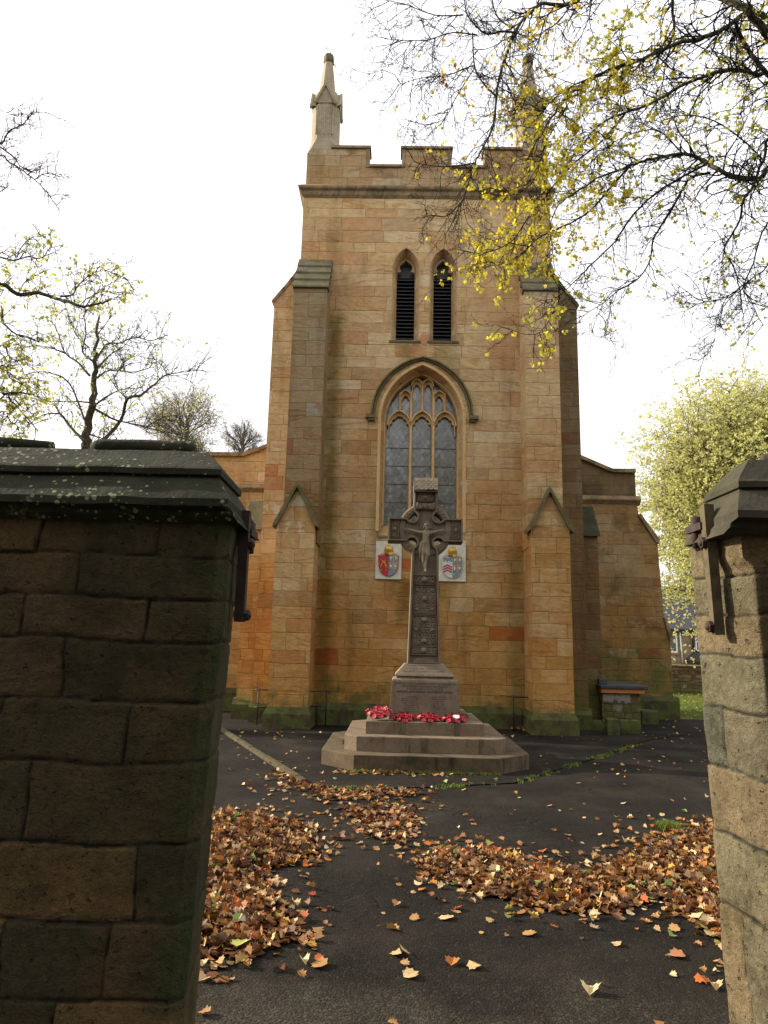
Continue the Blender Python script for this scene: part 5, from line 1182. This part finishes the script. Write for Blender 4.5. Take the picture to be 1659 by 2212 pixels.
# (points, depth start, depth end, radius px start, end, twigs per metre, twig length, leaf density, leaf tone, joined to trunk)
LIMBS = [
 ([(1500, -260), (1250, -180), (980, -60), (900, 0), (830, 20), (760, 15), (700, 60), (650, 130), (612, 220), (590, 310), (572, 400), (562, 500), (520, 590), (490, 650), (470, 720), (435, 810), (400, 890)], 8.6, 7.6, 12, 2.5, 13, .85, .06, (.7, 1), 10.2),
 ([(650, 130), (600, 125), (540, 135), (500, 110), (460, 60), (445, -20)], 7.9, 7.7, 6, 3, 10, .8, .05, (.6, 1), 0),
 ([(640, 110), (590, 80), (565, 30), (555, -30)], 7.9, 8.0, 4, 3, 8, .7, .02, (.6, 1), 0),
 ([(500, 140), (400, 130), (300, 160), (200, 160), (130, 155)], 7.8, 7.4, 3.5, 1.2, 13, .75, .02, (.7, 1), 0),
 ([(480, 130), (490, 270), (530, 340), (572, 380)], 7.8, 7.8, 4, 4, 9, .7, .02, (.7, 1), 0),
 ([(485, 260), (380, 300), (280, 310), (180, 340)], 7.7, 7.4, 3, 1, 14, .7, .02, (.7, 1), 0),
 ([(490, 270), (420, 380), (370, 470), (300, 500)], 7.7, 7.5, 3, 1, 12, .6, .1, (.6, 1), 0),
 ([(445, 60), (330, 60), (220, 20), (90, -10)], 7.7, 7.5, 3.5, 1.2, 12, .8, .02, (.6, 1), 0),
 ([(490, 650), (380, 665), (260, 650), (235, 610)], 7.6, 7.4, 3.2, 1, 9, .5, .12, (.6, 1), 0),
 ([(450, 790), (380, 860), (320, 860), (262, 870)], 7.5, 7.4, 3.2, 1, 8, .35, 0, (.6, 1), 0),
 ([(1750, 160), (1600, 50), (1500, 105), (1400, 150), (1290, 175), (1180, 225), (1100, 255), (1000, 290), (900, 350), (830, 420), (790, 480), (740, 560), (700, 640)], 8.6, 7.8, 15, 3, 13, .9, .5, (.35, .9), 6.2),
 ([(1720, 330), (1610, 300), (1530, 280), (1450, 290), (1340, 330), (1250, 380), (1180, 420), (1090, 450), (1000, 490), (930, 560), (870, 640)], 8.8, 8.2, 13, 3, 13, .9, .6, (.1, .75), 5.6),
 ([(1760, 250), (1690, 180), (1610, 80), (1570, 30), (1480, 0), (1400, -40), (1300, -120)], 8.2, 8.2, 24, 14, 8, .9, .5, (.2, .8), 7.2),
 ([(1720, 700), (1620, 715), (1530, 708), (1470, 680), (1400, 640), (1320, 615), (1250, 622), (1180, 635), (1110, 660), (1000, 700), (900, 760), (820, 820)], 8.8, 8.3, 15, 3, 13, .9, .35, (.0, .6), 3.8),
 ([(1720, 560), (1640, 640), (1600, 740), (1560, 800), (1545, 880), (1500, 960), (1485, 1000), (1520, 1060), (1545, 1150), (1560, 1250)], 8.6, 8.0, 9, 2, 12, .8, .3, (0, .6), 4.6),
 ([(1430, 690), (1350, 710), (1300, 790), (1240, 890), (1200, 960), (1185, 1050), (1130, 1120), (1060, 1160), (1000, 1210), (900, 1270)], 8.5, 8.2, 7, 1.6, 12, .8, .2, (0, .6), 0),
 ([(1420, 650), (1300, 715), (1200, 780), (1110, 870), (1050, 960), (960, 1050), (900, 1110), (850, 1160), (780, 1210)], 8.5, 8.2, 6.5, 1.6, 12, .75, .3, (0, .6), 0),
 ([(1275, -40), (1280, 60), (1285, 120), (1262, 180), (1200, 240)], 8.0, 8.0, 8, 5, 8, .8, .4, (.3, .8), 0),
 ([(1530, 100), (1570, 180), (1610, 240), (1680, 320)], 8.4, 8.5, 10, 12, 6, .7, .6, (.2, .7), 0),
 ([(1180, 225), (1100, 300), (1010, 300), (900, 330), (800, 400), (740, 470)], 8.1, 7.9, 4.5, 1.5, 13, .6, .9, (.4, .9), 0),
 ([(1110, 660), (1020, 760), (960, 830), (890, 880), (800, 920), (730, 960), (680, 1010), (600, 1050), (540, 1060)], 8.4, 8.2, 6, 1.5, 13, .65, 1.1, (.35, .9), 0),
 ([(1090, 450), (1000, 560), (900, 640), (820, 720), (760, 800), (700, 870), (640, 960), (560, 1000), (500, 1010), (440, 1000)], 8.3, 8.0, 5, 1.5, 13, .6, 1.2, (.35, .9), 0),
 ([(870, 400), (800, 520), (760, 600), (735, 700), (680, 760), (600, 760), (520, 740)], 8.0, 7.9, 3.6, 1.2, 14, .6, 1.3, (.4, .85), 0),
 ([(820, 820), (790, 900), (800, 1000), (790, 1080), (830, 1170), (790, 1270), (740, 1330), (680, 1330), (620, 1310)], 8.2, 8.0, 3.5, 1.1, 8, .4, .8, (.4, .8), 0),
 ([(1760, 900), (1650, 900), (1600, 1050), (1560, 1150), (1590, 1200), (1640, 1300)], 8.4, 8.2, 6, 1.5, 11, .7, .15, (0, .5), 3.2),
 ([(900, -30), (830, 80), (760, 130), (740, 190), (700, 300), (680, 400), (620, 480)], 8.0, 7.8, 4, 1.2, 13, .65, .6, (.5, 1), 0),
 ([(1320, 615), (1220, 520), (1100, 540), (1000, 600), (900, 700)], 8.6, 8.4, 4, 1.4, 13, .7, .7, (.1, .7), 0),
 ([(1100, 20), (1080, 120), (1060, 200), (1000, 270)], 8.1, 8.0, 3.5, 2, 12, .5, 1.3, (.15, .6), 0),
 ([(1640, 640), (1560, 560), (1440, 480), (1330, 460), (1240, 480)], 8.7, 8.6, 5, 1.8, 12, .7, .6, (0, .6), 0),
 ([(1740, 1060), (1640, 1080), (1500, 1180), (1400, 1200), (1290, 1130)], 8.4, 8.1, 5, 1.3, 11, .7, .12, (0, .5), 3.0),
 ([(1540, 1150), (1460, 1260), (1440, 1380), (1380, 1440)], 8.1, 8.0, 2.6, 1, 11, .5, .02, (0, .5), 0),
 ([(1000, 1210), (960, 1330), (1050, 1350)], 8.2, 8.2, 1.8, .8, 8, .4, .02, (0, .5), 0),
]
for zp, Y0, Y1, r0, r1, dens, tl, lf, tone, join in LIMBS:
    n = len(zp); pts = [P5(z, Y0 + (Y1 - Y0) * i / (n - 1) + 0.12 * math.sin(i * 1.7)) for i, z in enumerate(zp)]
    k = 0.5417 * 8.2 / 1533 * 0.5 * 1.15
    if join:
        J = Vector((8.35, 8.4, join)); pts = [J, (J + pts[0]) / 2 + Vector((0, 0, 0.25))] + pts
    P, rad = T.limb(pts, r0 * k * (1.8 if join else 1.6), r1 * k * 1.6, 8)
    for i in range(1, len(P)):
        seg = (P[i] - P[i - 1]); m = seg.length * dens * (0.55 if join and i < 8 else 1.0)
        for _ in range(int(m) + (1 if T.r.random() < m % 1 else 0)):
            d = seg.normalized(); side = rvec(T.r); side = (side - d * side.dot(d)).normalized()
            dd = (d * 0.5 + side * 0.9 + Vector((-0.25, 0, -0.18))).normalized()
            T.twig(P[i - 1] + seg * T.r.random(), dd, tl * T.r.uniform(0.35, 1.05), max(0.0065, min(rad[i] * 0.55, 0.014)), 2 if T.r.random() < 0.6 or zp[0][0] > 1300 else 3, lf * 0.26, 0.052, 0.3, 0.45, tone, 4)
T.finish('overhanging_tree', TB, 'large maple with bare twigs and yellow leaves overhanging from the upper right', 'tree', M['bark'], M['leaf_y'])
# --- the tree out of the left edge, only branches reach in
T = Tree(21); TB = Vector((-11.2, 15.0, 0))
T.limb([TB, Vector((-11.1, 15, 3)), Vector((-11.0, 15, 6)), Vector((-10.8, 15, 9)), Vector((-10.6, 15, 13))], 0.4, 0.12, 10)
LL = [([(-60, 180), (0, 175), (80, 205), (160, 218)], 2, 1, 11.5, 6, .3), ([(-60, 420), (10, 370), (50, 300), (120, 265), (160, 230), (190, 195), (260, 185)], 8, 2, 10.8, 9, .4), ([(0, 390), (80, 450), (130, 510), (220, 545)], 5, 2, 0, 8, .3),
 ([(-60, 490), (60, 485), (120, 520), (200, 580), (270, 650), (330, 735)], 7, 2, 9.8, 7, .3), ([(200, 580), (250, 550), (300, 540), (360, 550)], 3, 1, 0, 8, .3), ([(-60, 660), (0, 650), (50, 615)], 5, 3, 9, 8, .3),
 ([(-80, 1010), (0, 1030), (80, 1050), (160, 1030), (245, 1035), (290, 980), (370, 960)], 8, 2, 7.4, 9, .45), ([(100, 1030), (120, 980), (180, 920), (260, 910)], 4, 1.5, 0, 9, .4),
 ([(-80, 1250), (100, 1250), (220, 1240), (350, 1280), (420, 1300), (490, 1320), (560, 1305), (630, 1290)], 17, 5, 6, 8, .6), ([(350, 1262), (420, 1250), (460, 1190), (520, 1130), (550, 1050)], 6, 2, 0, 8, .5), ([(520, 1130), (600, 1110), (680, 1130), (740, 1160)], 3, 1, 0, 8, .4), ([(500, 1315), (540, 1260), (600, 1230), (690, 1250)], 4, 1.5, 0, 7, .4),
 ([(100, 1250), (160, 1160), (250, 1120)], 4, 2, 0, 10, .5), ([(-60, 1360), (20, 1420), (90, 1480), (150, 1490), (230, 1530)], 9, 3, 5.4, 9, .6), ([(-60, 1850), (20, 1830), (100, 1820), (200, 1830)], 12, 4, 4.0, 7, .6), ([(-40, 1900), (60, 1870), (150, 1960), (220, 2040)], 6, 3, 3.6, 7, .6), ([(-60, 1600), (60, 1620), (160, 1660), (250, 1720)], 6, 2, 4.6, 7, .6), ([(-60, 1720), (60, 1740), (160, 1790)], 5, 2, 4.2, 7, .6), ([(-60, 1990), (60, 1990), (150, 2060)], 5, 2, 3.2, 7, .6)]
for zp, r0, r1, join, dens, tl in LL:
    n = len(zp); pts = [P4(z, 14.6 + 0.2 * math.sin(i)) for i, z in enumerate(zp)]; k = 0.3711 * 15.5 / 1533 * 0.95
    if join: J = Vector((-10.95, 15, join - 0.4)); pts = [J] + pts
    P, rad = T.limb(pts, r0 * k, r1 * k, 7); low = zp[0][1] > 1300
    for i in range(1, len(P)):
        seg = P[i] - P[i - 1]; m = seg.length * dens * 1.1
        for _ in range(int(m) + (1 if T.r.random() < m % 1 else 0)):
            T.twig(P[i - 1] + seg * T.r.random(), (seg.normalized() * 0.6 + rvec(T.r) * 0.8 + Vector((0, 0, 0.2))).normalized(), tl * T.r.uniform(0.6, 1.6), 0.012, 2, (0.30 if low else (0.12 if zp[0][1] > 900 else 0.0)), 0.085, 0.05, 0.35, (0.1, 0.9), 4)
T.finish('edge_tree', TB, 'near tree past the left edge, only its branches reaching into the sky', 'tree', M['bark2'], M['leaf_g'])
# --- the bare tree standing behind the left gate wall
T = Tree(33); TY = 24.0; tb = P4((497, 2330), TY); TB = Vector((tb.x, TY, 0))
def P4t(z, i=0): return P4(z, TY + 0.9 * math.sin(i * 1.3 + z[0] * 0.01))
kk = 0.3711 * 25.5 / 1533 * 0.66
P, rad = T.limb([TB, P4((500, 2300), TY), P4((500, 2150), TY), P4((505, 2050), TY), P4((540, 1900), TY), P4((545, 1750), TY), P4((555, 1640), TY), P4((560, 1540), TY), P4((575, 1400), TY), P4((560, 1280), TY)], 56 * kk, 3 * kk, 11)
TL = [([(545, 1640), (480, 1580), (500, 1480), (490, 1380), (500, 1330)], 9, 3), ([(555, 1640), (620, 1540), (700, 1530), (780, 1500), (890, 1515), (980, 1480)], 9, 2), ([(560, 1690), (640, 1600), (730, 1540), (830, 1400)], 7, 2), ([(550, 1740), (640, 1690), (760, 1700), (860, 1680), (900, 1640)], 8, 2),
 ([(545, 1900), (640, 1830), (720, 1800), (850, 1790)], 9, 2), ([(530, 2180), (700, 1980), (740, 1860), (830, 1830), (900, 1770), (970, 1715), (1060, 1700), (1180, 1690)], 16, 2), ([(970, 1715), (1050, 1730), (1150, 1770)], 4, 1.5), ([(970, 1715), (940, 1660), (880, 1610)], 4, 1.5), ([(520, 1900), (680, 1980), (850, 2020), (980, 2060)], 10, 3), ([(850, 2020), (960, 1960), (1080, 1950)], 4, 2),
 ([(500, 2110), (420, 2030), (350, 1940), (310, 1880), (230, 1850)], 14, 4), ([(530, 1880), (440, 1870), (330, 1870)], 7, 3), ([(520, 1720), (450, 1640), (380, 1590), (340, 1480), (300, 1400)], 10, 3), ([(380, 1590), (300, 1560), (200, 1540)], 6, 2), ([(350, 1940), (250, 1950), (150, 2020)], 6, 3), ([(570, 1480), (640, 1380), (630, 1290)], 5, 2), ([(520, 1560), (430, 1460), (440, 1340)], 5, 2), ([(740, 1860), (660, 1760), (720, 1640)], 5, 2), ([(510, 2060), (640, 2100), (760, 2140)], 7, 2), ([(500, 2000), (400, 1760), (250, 1700), (120, 1720)], 8, 3)]
for zp, r0, r1 in TL:
    P, rad = T.limb([P4t(z, i) for i, z in enumerate(zp)], r0 * kk * 1.2, r1 * kk, 6)
    for i in range(1, len(P)):
        seg = P[i] - P[i - 1]; m = seg.length * 3.6
        for _ in range(int(m) + (1 if T.r.random() < m % 1 else 0)):
            pp = P[i]; lfd = 0.16 if pp.x < TB.x + 0.6 else 0.04
            if pp.z < 6.3 and pp.x < TB.x + 1: lfd = 0.4
            T.twig(P[i - 1] + seg * T.r.random(), (seg.normalized() * 0.7 + rvec(T.r) * 0.7 + Vector((0, 0, 0.35))).normalized(), T.r.uniform(0.5, 1.5), 0.014, 2, lfd, 0.10, -0.1, 0.25, (0, 0.9), 4)
T.finish('churchyard_tree', TB, 'half-bare tree with a forked trunk behind the left gate wall', 'tree', M['bark2'], M['leaf_g'])
# --- rounded far trees, grown from a trunk to fill a crown
def far_tree(seed, px, py0, py1, hw_px, Y, name, label, lf, lsize, leafm, nb, bark, low=0.25, tone=(0, 1), tdepth=2, tr=0.012):
    T = Tree(seed); r = T.r; top = at(px, py0, Y).z; bot = at(px, py1, Y).z; cx = at(px, (py0 + py1) / 2, Y).x; hw = hw_px * Y * 1.03 / 1533
    base = Vector((cx + r.uniform(-.3, .3), Y, 0)); c = Vector((cx, Y, (top + bot) / 2)); hh = (top - bot) / 2
    T.limb([base, Vector((cx, Y, bot * 0.6)), Vector((cx + .1, Y, c.z)), Vector((cx, Y, top - hh * 0.3))], 0.016 * top + 0.03, 0.02, 8)
    for k in range(nb):
        while True:
            u = rvec(r) * (r.uniform(0.55, 1.0)); 
            if u.z > -0.85: break
        tgt = c + Vector((u.x * hw, u.y * hw * 0.8, u.z * hh)); zz = max(bot * 0.55, c.z + (u.z - 0.65) * hh * 0.8); st = Vector((cx, Y, min(zz, top - hh * 0.5)))
        mid = (st + tgt) / 2 + Vector((u.x * 0.2, 0, 0.25 * hh * (0.3 - u.z * 0.3))) + rvec(r) * 0.3
        P, rad = T.limb([st, mid, tgt], 0.035, 0.010, 5, n=4)
        for i in range(3, len(P)):
            for _ in range(3): T.twig(P[i], ((tgt - st).normalized() * 0.6 + rvec(r) * 0.8 + Vector((0, 0, .15))).normalized(), hw * r.uniform(0.18, 0.42), tr, tdepth, lf, lsize, 0.0, 0.3, tone, 4)
    return T.finish(name, base, label, 'tree', bark, leafm, 'trees beyond the churchyard')
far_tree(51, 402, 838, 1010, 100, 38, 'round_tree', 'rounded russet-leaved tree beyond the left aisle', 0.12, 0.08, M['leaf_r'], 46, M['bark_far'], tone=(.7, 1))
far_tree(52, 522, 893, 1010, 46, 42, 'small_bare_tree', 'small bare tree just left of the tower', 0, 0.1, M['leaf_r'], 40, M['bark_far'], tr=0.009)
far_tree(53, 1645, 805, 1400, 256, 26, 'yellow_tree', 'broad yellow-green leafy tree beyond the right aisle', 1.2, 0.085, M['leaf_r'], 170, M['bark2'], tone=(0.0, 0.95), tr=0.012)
# --- trees across the street behind the viewer: they shade the gate and show in the west window
random.seed(77)
for k, (x, y, hgt, w) in enumerate([(-17, -9, 13, 5), (-8.5, -10, 13, 5.2), (0.5, -9.5, 12.6, 5.4), (9.5, -10, 13, 5.2), (18, -9, 13, 5)]):
    r = random.Random(k); root = empty('street_tree', (x, y, 0), 0, ['leftmost', 'second from left', 'middle', 'second from right', 'rightmost'][k] + ' of five dense green trees across the street behind the viewer', 'tree', 'trees across the street')
    b = MB(); b.tube([Vector((0, 0, 0)), Vector((0.1, 0, 3)), Vector((0, 0.2, hgt * 0.8))], [0.3, 0.22, 0.06], 8); b.build('trunk', M['bark2'], root)
    b = MB()
    for _ in range(3600):
        u = rvec(r) * (r.random() ** 0.4); p = Vector((u.x * w, u.y * 2.6, hgt * 0.56 + u.z * hgt * 0.44)); d = rvec(r); add_leaf(b, p, 0.5, d, d.orthogonal().normalized(), r.random())
    b.build('crown', M['leaf_d'], root)

# ------------------------------------------------------------------ fallen leaves
def inpoly(x, y, P):
    c = False; j = len(P) - 1
    for i in range(len(P)):
        if (P[i][1] > y) != (P[j][1] > y) and x < (P[j][0] - P[i][0]) * (y - P[i][1]) / (P[j][1] - P[i][1]) + P[i][0]: c = not c
        j = i
    return c
def edged(x, y, P):
    return min(math.hypot(x - (a[0] + (b[0] - a[0]) * t), y - (a[1] + (b[1] - a[1]) * t)) for a, b in zip(P, P[1:] + P[:1]) for t in [max(0, min(1, ((x - a[0]) * (b[0] - a[0]) + (y - a[1]) * (b[1] - a[1])) / (((b[0] - a[0]) ** 2 + (b[1] - a[1]) ** 2) or 1)))])
LO = [(0.0, -0.16), (0.20, -0.08), (0.40, -0.04), (0.38, 0.12), (0.52, 0.28), (0.38, 0.36), (0.34, 0.52), (0.17, 0.50), (0.0, 0.70)]
def ground_leaf(b, r, x, y, z, size, tint, flat=0.3, curl=None):
    n = (Vector((0, 0, 1)) + rvec(r) * flat * 1.6).normalized(); a = r.uniform(0, 6.283); d = Vector((math.cos(a), math.sin(a), 0)); d = (d - n * d.dot(n)).normalized(); X = d.cross(n)
    cu = r.uniform(-0.3, 1.3) if curl is None else curl; fo = r.uniform(-0.4, 0.9); base = Vector((x, y, z))
    for s in (1, -1):
        k = fo * r.uniform(0.5, 1.5)
        vs = [base + (X * (s * p * (1 - 0.25 * abs(cu))) + d * q + n * (abs(p) * k + cu * (p * p + (q - 0.25) ** 2))) * size for p, q in LO]
        mnz = min(v.z for v in vs)
        if mnz < z + 0.002: vs = [v + Vector((0, 0, z + 0.002 - mnz)) for v in vs]
        # bend the half across a second line so it does not lie like card
        b.add(vs, [(0, 1, 2, 3, 8) if s > 0 else (8, 3, 2, 1, 0), (3, 4, 5, 6, 7, 8) if s > 0 else (8, 7, 6, 5, 4, 3)], tint)
    if size > 0.09 and r.random() < 0.5:
        p0 = base - d * size * 0.2 + Vector((0, 0, 0.006)); p1 = p0 - d * size * 0.5 + X * size * 0.1
        b.tube([p0, (p0 + p1) / 2 + Vector((0, 0, 0.01)), p1], 0.0014, 3, 0.25)
def drift(name, label, poly, n, hgt, seed, sizes=(0.034, 0.086), wetedge=0):
    r = random.Random(seed); b = MB(); xs = [p[0] for p in poly]; ys = [p[1] for p in poly]; k = 0
    while k < n:
        x, y = r.uniform(min(xs) - .15, max(xs) + .15), r.uniform(min(ys) - .15, max(ys) + .15); e = edged(x, y, poly); i = inpoly(x, y, poly)
        jag = noise.noise(Vector((x * 5, y * 5, seed))) * 0.16
        if i: 
            if e < 0.15 and r.random() > (e + jag) / 0.12 + 0.35: continue
            hh = hgt * smooth(0, 0.35, e) * (0.55 + 0.45 * noise.noise(Vector((x * 3, y * 3, 1))))
        else:
            if r.random() > 0.10 * math.exp(-e * 6): continue
            hh = 0
        z = 0.004 + max(0, hh) * (0.25 + 0.75 * (r.random() ** 0.45)); deep = hh > 0 and z < 0.004 + hh * 0.8; ground_leaf(b, r, x, y, z, r.uniform(*sizes), min(0.66, max(0, r.gauss(0.16, 0.12))) if deep or (i and r.random() < 0.25) else min(1, max(0, r.gauss(0.50, 0.25))), 0.2 + 0.45 * smooth(0, 0.04, hh)); k += 1
    o = b.build(name, M['litter']); tag(o, label, 'leaves', None, 'stuff'); return o
d1 = [(-2.3, 7.6), (-1.63, 7.15), (-0.95, 6.98), (-0.50, 6.6), (-0.42, 5.95), (-0.60, 5.55), (-0.75, 5.2), (-0.60, 4.75), (-0.42, 4.5), (-0.40, 4.18), (-0.66, 3.93), (-0.95, 3.9), (-1.4, 3.4), (-2.2, 3.6)]
drift('leaf_drift', 'deep drift of fallen maple leaves beside the left gate wall', d1, 10500, 0.055, 1)
d2 = [(0.27, 5.85), (0.69, 6.08), (1.0, 6.0), (1.51, 5.55), (1.83, 5.75), (2.25, 6.3), (2.8, 6.9), (3.4, 7.2), (3.6, 6.0), (2.9, 4.2), (2.3, 3.9), (1.95, 4.3), (1.86, 5.0), (1.55, 4.72), (1.07, 4.70), (0.72, 4.92), (0.33, 5.35)]
drift('leaf_drift', 'long curved drift of fallen leaves reaching the right gate pier', d2, 10500, 0.042, 2)
d3 = [(-0.43, 7.35), (0.05, 7.6), (0.42, 7.45), (0.36, 6.6), (0.26, 6.05), (0.0, 6.15), (-0.22, 6.5)]
drift('leaf_drift', 'small patch of fallen leaves between the two large drifts', d3, 560, 0.010, 3)
d4 = [(-1.30, 9.40), (-0.88, 8.62), (-0.40, 8.22), (0.12, 8.30), (0.5, 8.25), (0.45, 8.0), (-0.1, 7.72), (-0.50, 7.65), (-0.85, 8.15), (-1.25, 9.0)]
drift('leaf_drift', 'thin line of fallen leaves along the pale kerb before the memorial', d4, 700, 0.012, 4)
d5 = [(-0.45, 9.33), (0.9, 9.34), (0.9, 9.24), (-0.45, 9.22)]
drift('leaf_drift', 'row of fallen leaves against the foot of the memorial steps', d5, 150, 0.03, 5, (0.05, 0.09))
r = random.Random(99); b = MB(); k = 0
while k < 600:
    x, y = r.uniform(-3.5, 7.5), 3.3 + 14 * r.random() ** 1.3
    if abs(x - 0.63) < 1.5 and 9.2 < y < 12.2: continue
    if abs(x) < 2.4 and y < 5.0 and r.random() < 0.88: continue
    if y > 13.4 and x < 4.2: continue
    ground_leaf(b, r, x, y, 0.014 if y > 8.6 else 0.003, r.uniform(0.03, 0.075), min(1, max(0, r.gauss(0.6, 0.25))), 0.25); k += 1
for k in range(260): ground_leaf(b, r, r.uniform(7.2, 12), r.uniform(17.4, 26.5), 0.02, r.uniform(0.06, 0.12), r.uniform(0.3, 0.8), 0.2)
for k in range(60): ground_leaf(b, r, r.uniform(2.55, 2.95), r.uniform(14.0, 14.35), 0.014 + r.random() * 0.04, r.uniform(0.05, 0.09), r.uniform(0.2, 0.7), 0.4)
tag(b.build('scattered_leaves', M['litter']), 'small fallen leaves scattered thinly over the dark path and grass', 'leaves', None, 'stuff')
SING = [(840, 2008, .10, .55, 'curled tan leaf lying near the middle of the foreground path'), (866, 2068, .12, .60, 'pair-lobed pale leaf with a long stalk left of the centre foreground'), (878, 2112, .10, .62, 'crumpled cream leaf below the pale stalked leaf in the foreground'), (976, 2086, .085, .82, 'rust-orange leaf lying flat in the centre foreground'), (1018, 2088, .09, .6, 'cream leaf with a long thin stalk right of the rust-orange leaf'), (1273, 2150, .10, .68, 'upright folded cream leaf in the lower right foreground'), (1474, 2068, .11, .74, 'pale pointed maple leaf near the foot of the right pier'), (1552, 2084, .07, .72, 'small pale leaf closest to the right pier'), (958, 1982, .11, .62, 'long-stalked pale maple leaf below the right drift'), (1134, 2018, .10, .5, 'tan curled leaf just below the tip of the right drift'), (1545, 2140, .08, .6, 'torn pale leaf at the lower right edge by the pier'), (700, 2090, .11, .45, 'brown broken leaf right of the left drift'), (1518, 1985, .16, .66, 'large cream maple leaf on the right drift by the pier'), (515, 2050, .12, .98, 'bright green maple leaf on the lower left drift')]
for i, (px, py, sz, ti, lab) in enumerate(SING):
    g = gnd(px, py, 0.08 if i >= 12 else 0.0); b = MB(); r = random.Random(i + 5); ground_leaf(b, r, 0, 0, 0.004, sz, ti, 0.12, 0.25); o = b.build('fallen_leaf', M['litter'], None, (g.x, g.y, 0.09 if i >= 12 else 0.0)); tag(o, lab, 'leaf', 'single fallen leaves')
# grass tufts along the edge of the court, and moss
r = random.Random(4); b = MB()
def tuft(b, r, x, y, z, h, n):
    for _ in range(n):
        a = r.uniform(0, 6.28); d = Vector((math.cos(a), math.sin(a), 0)); p = Vector((x + r.uniform(-.03, .03), y + r.uniform(-.03, .03), z)); w = Vector((-d.y, d.x, 0)) * 0.0035; hh = h * r.uniform(.5, 1.2)
        b.add([p - w, p + w, p + w * .7 + d * hh * .3 + Vector((0, 0, hh * .7)), p - w * .7 + d * hh * .3 + Vector((0, 0, hh * .7)), p + d * hh * .8 + Vector((0, 0, hh))], [(0, 1, 2, 3), (3, 2, 4)], r.random())
edge = [(-0.5, 8.28), (0.44, 8.40), (1.61, 8.80), (2.33, 9.75), (3.33, 11.05), (4.77, 13.08)]
for (xa, ya), (xb, yb) in zip(edge[:-1], edge[1:]):
    L_ = math.hypot(xb - xa, yb - ya); m = int(L_ * 34)
    for _ in range(m):
        t = r.random(); x, y = xa + (xb - xa) * t, ya + (yb - ya) * t
        if noise.noise(Vector((x * 1.6, y * 1.6, 5))) + r.uniform(-.2, .2) < 0.02: continue
        tuft(b, r, x + r.gauss(0, .035), y + r.gauss(0, .035), 0.0, 0.034, 8)
for _ in range(60): tuft(b, r, at(1442, 1797, 6.9).x + r.gauss(0, .05), 6.85 + r.gauss(0, .05), 0, 0.06, 8)
for _ in range(200): tuft(b, r, 0.63 + r.uniform(-1, .9), 9.3 + r.uniform(-.04, .02), 0.01, 0.035, 5)
for _ in range(5200):
    x, y = r.uniform(7.4, 13), 17.4 + 9 * r.random(); tuft(b, r, x, y, -0.01, 0.09, 4)
tag(b.build('grass_tufts', M['tuft']), 'short green grass along the court edge and on the far lawn', 'grass', None, 'stuff')
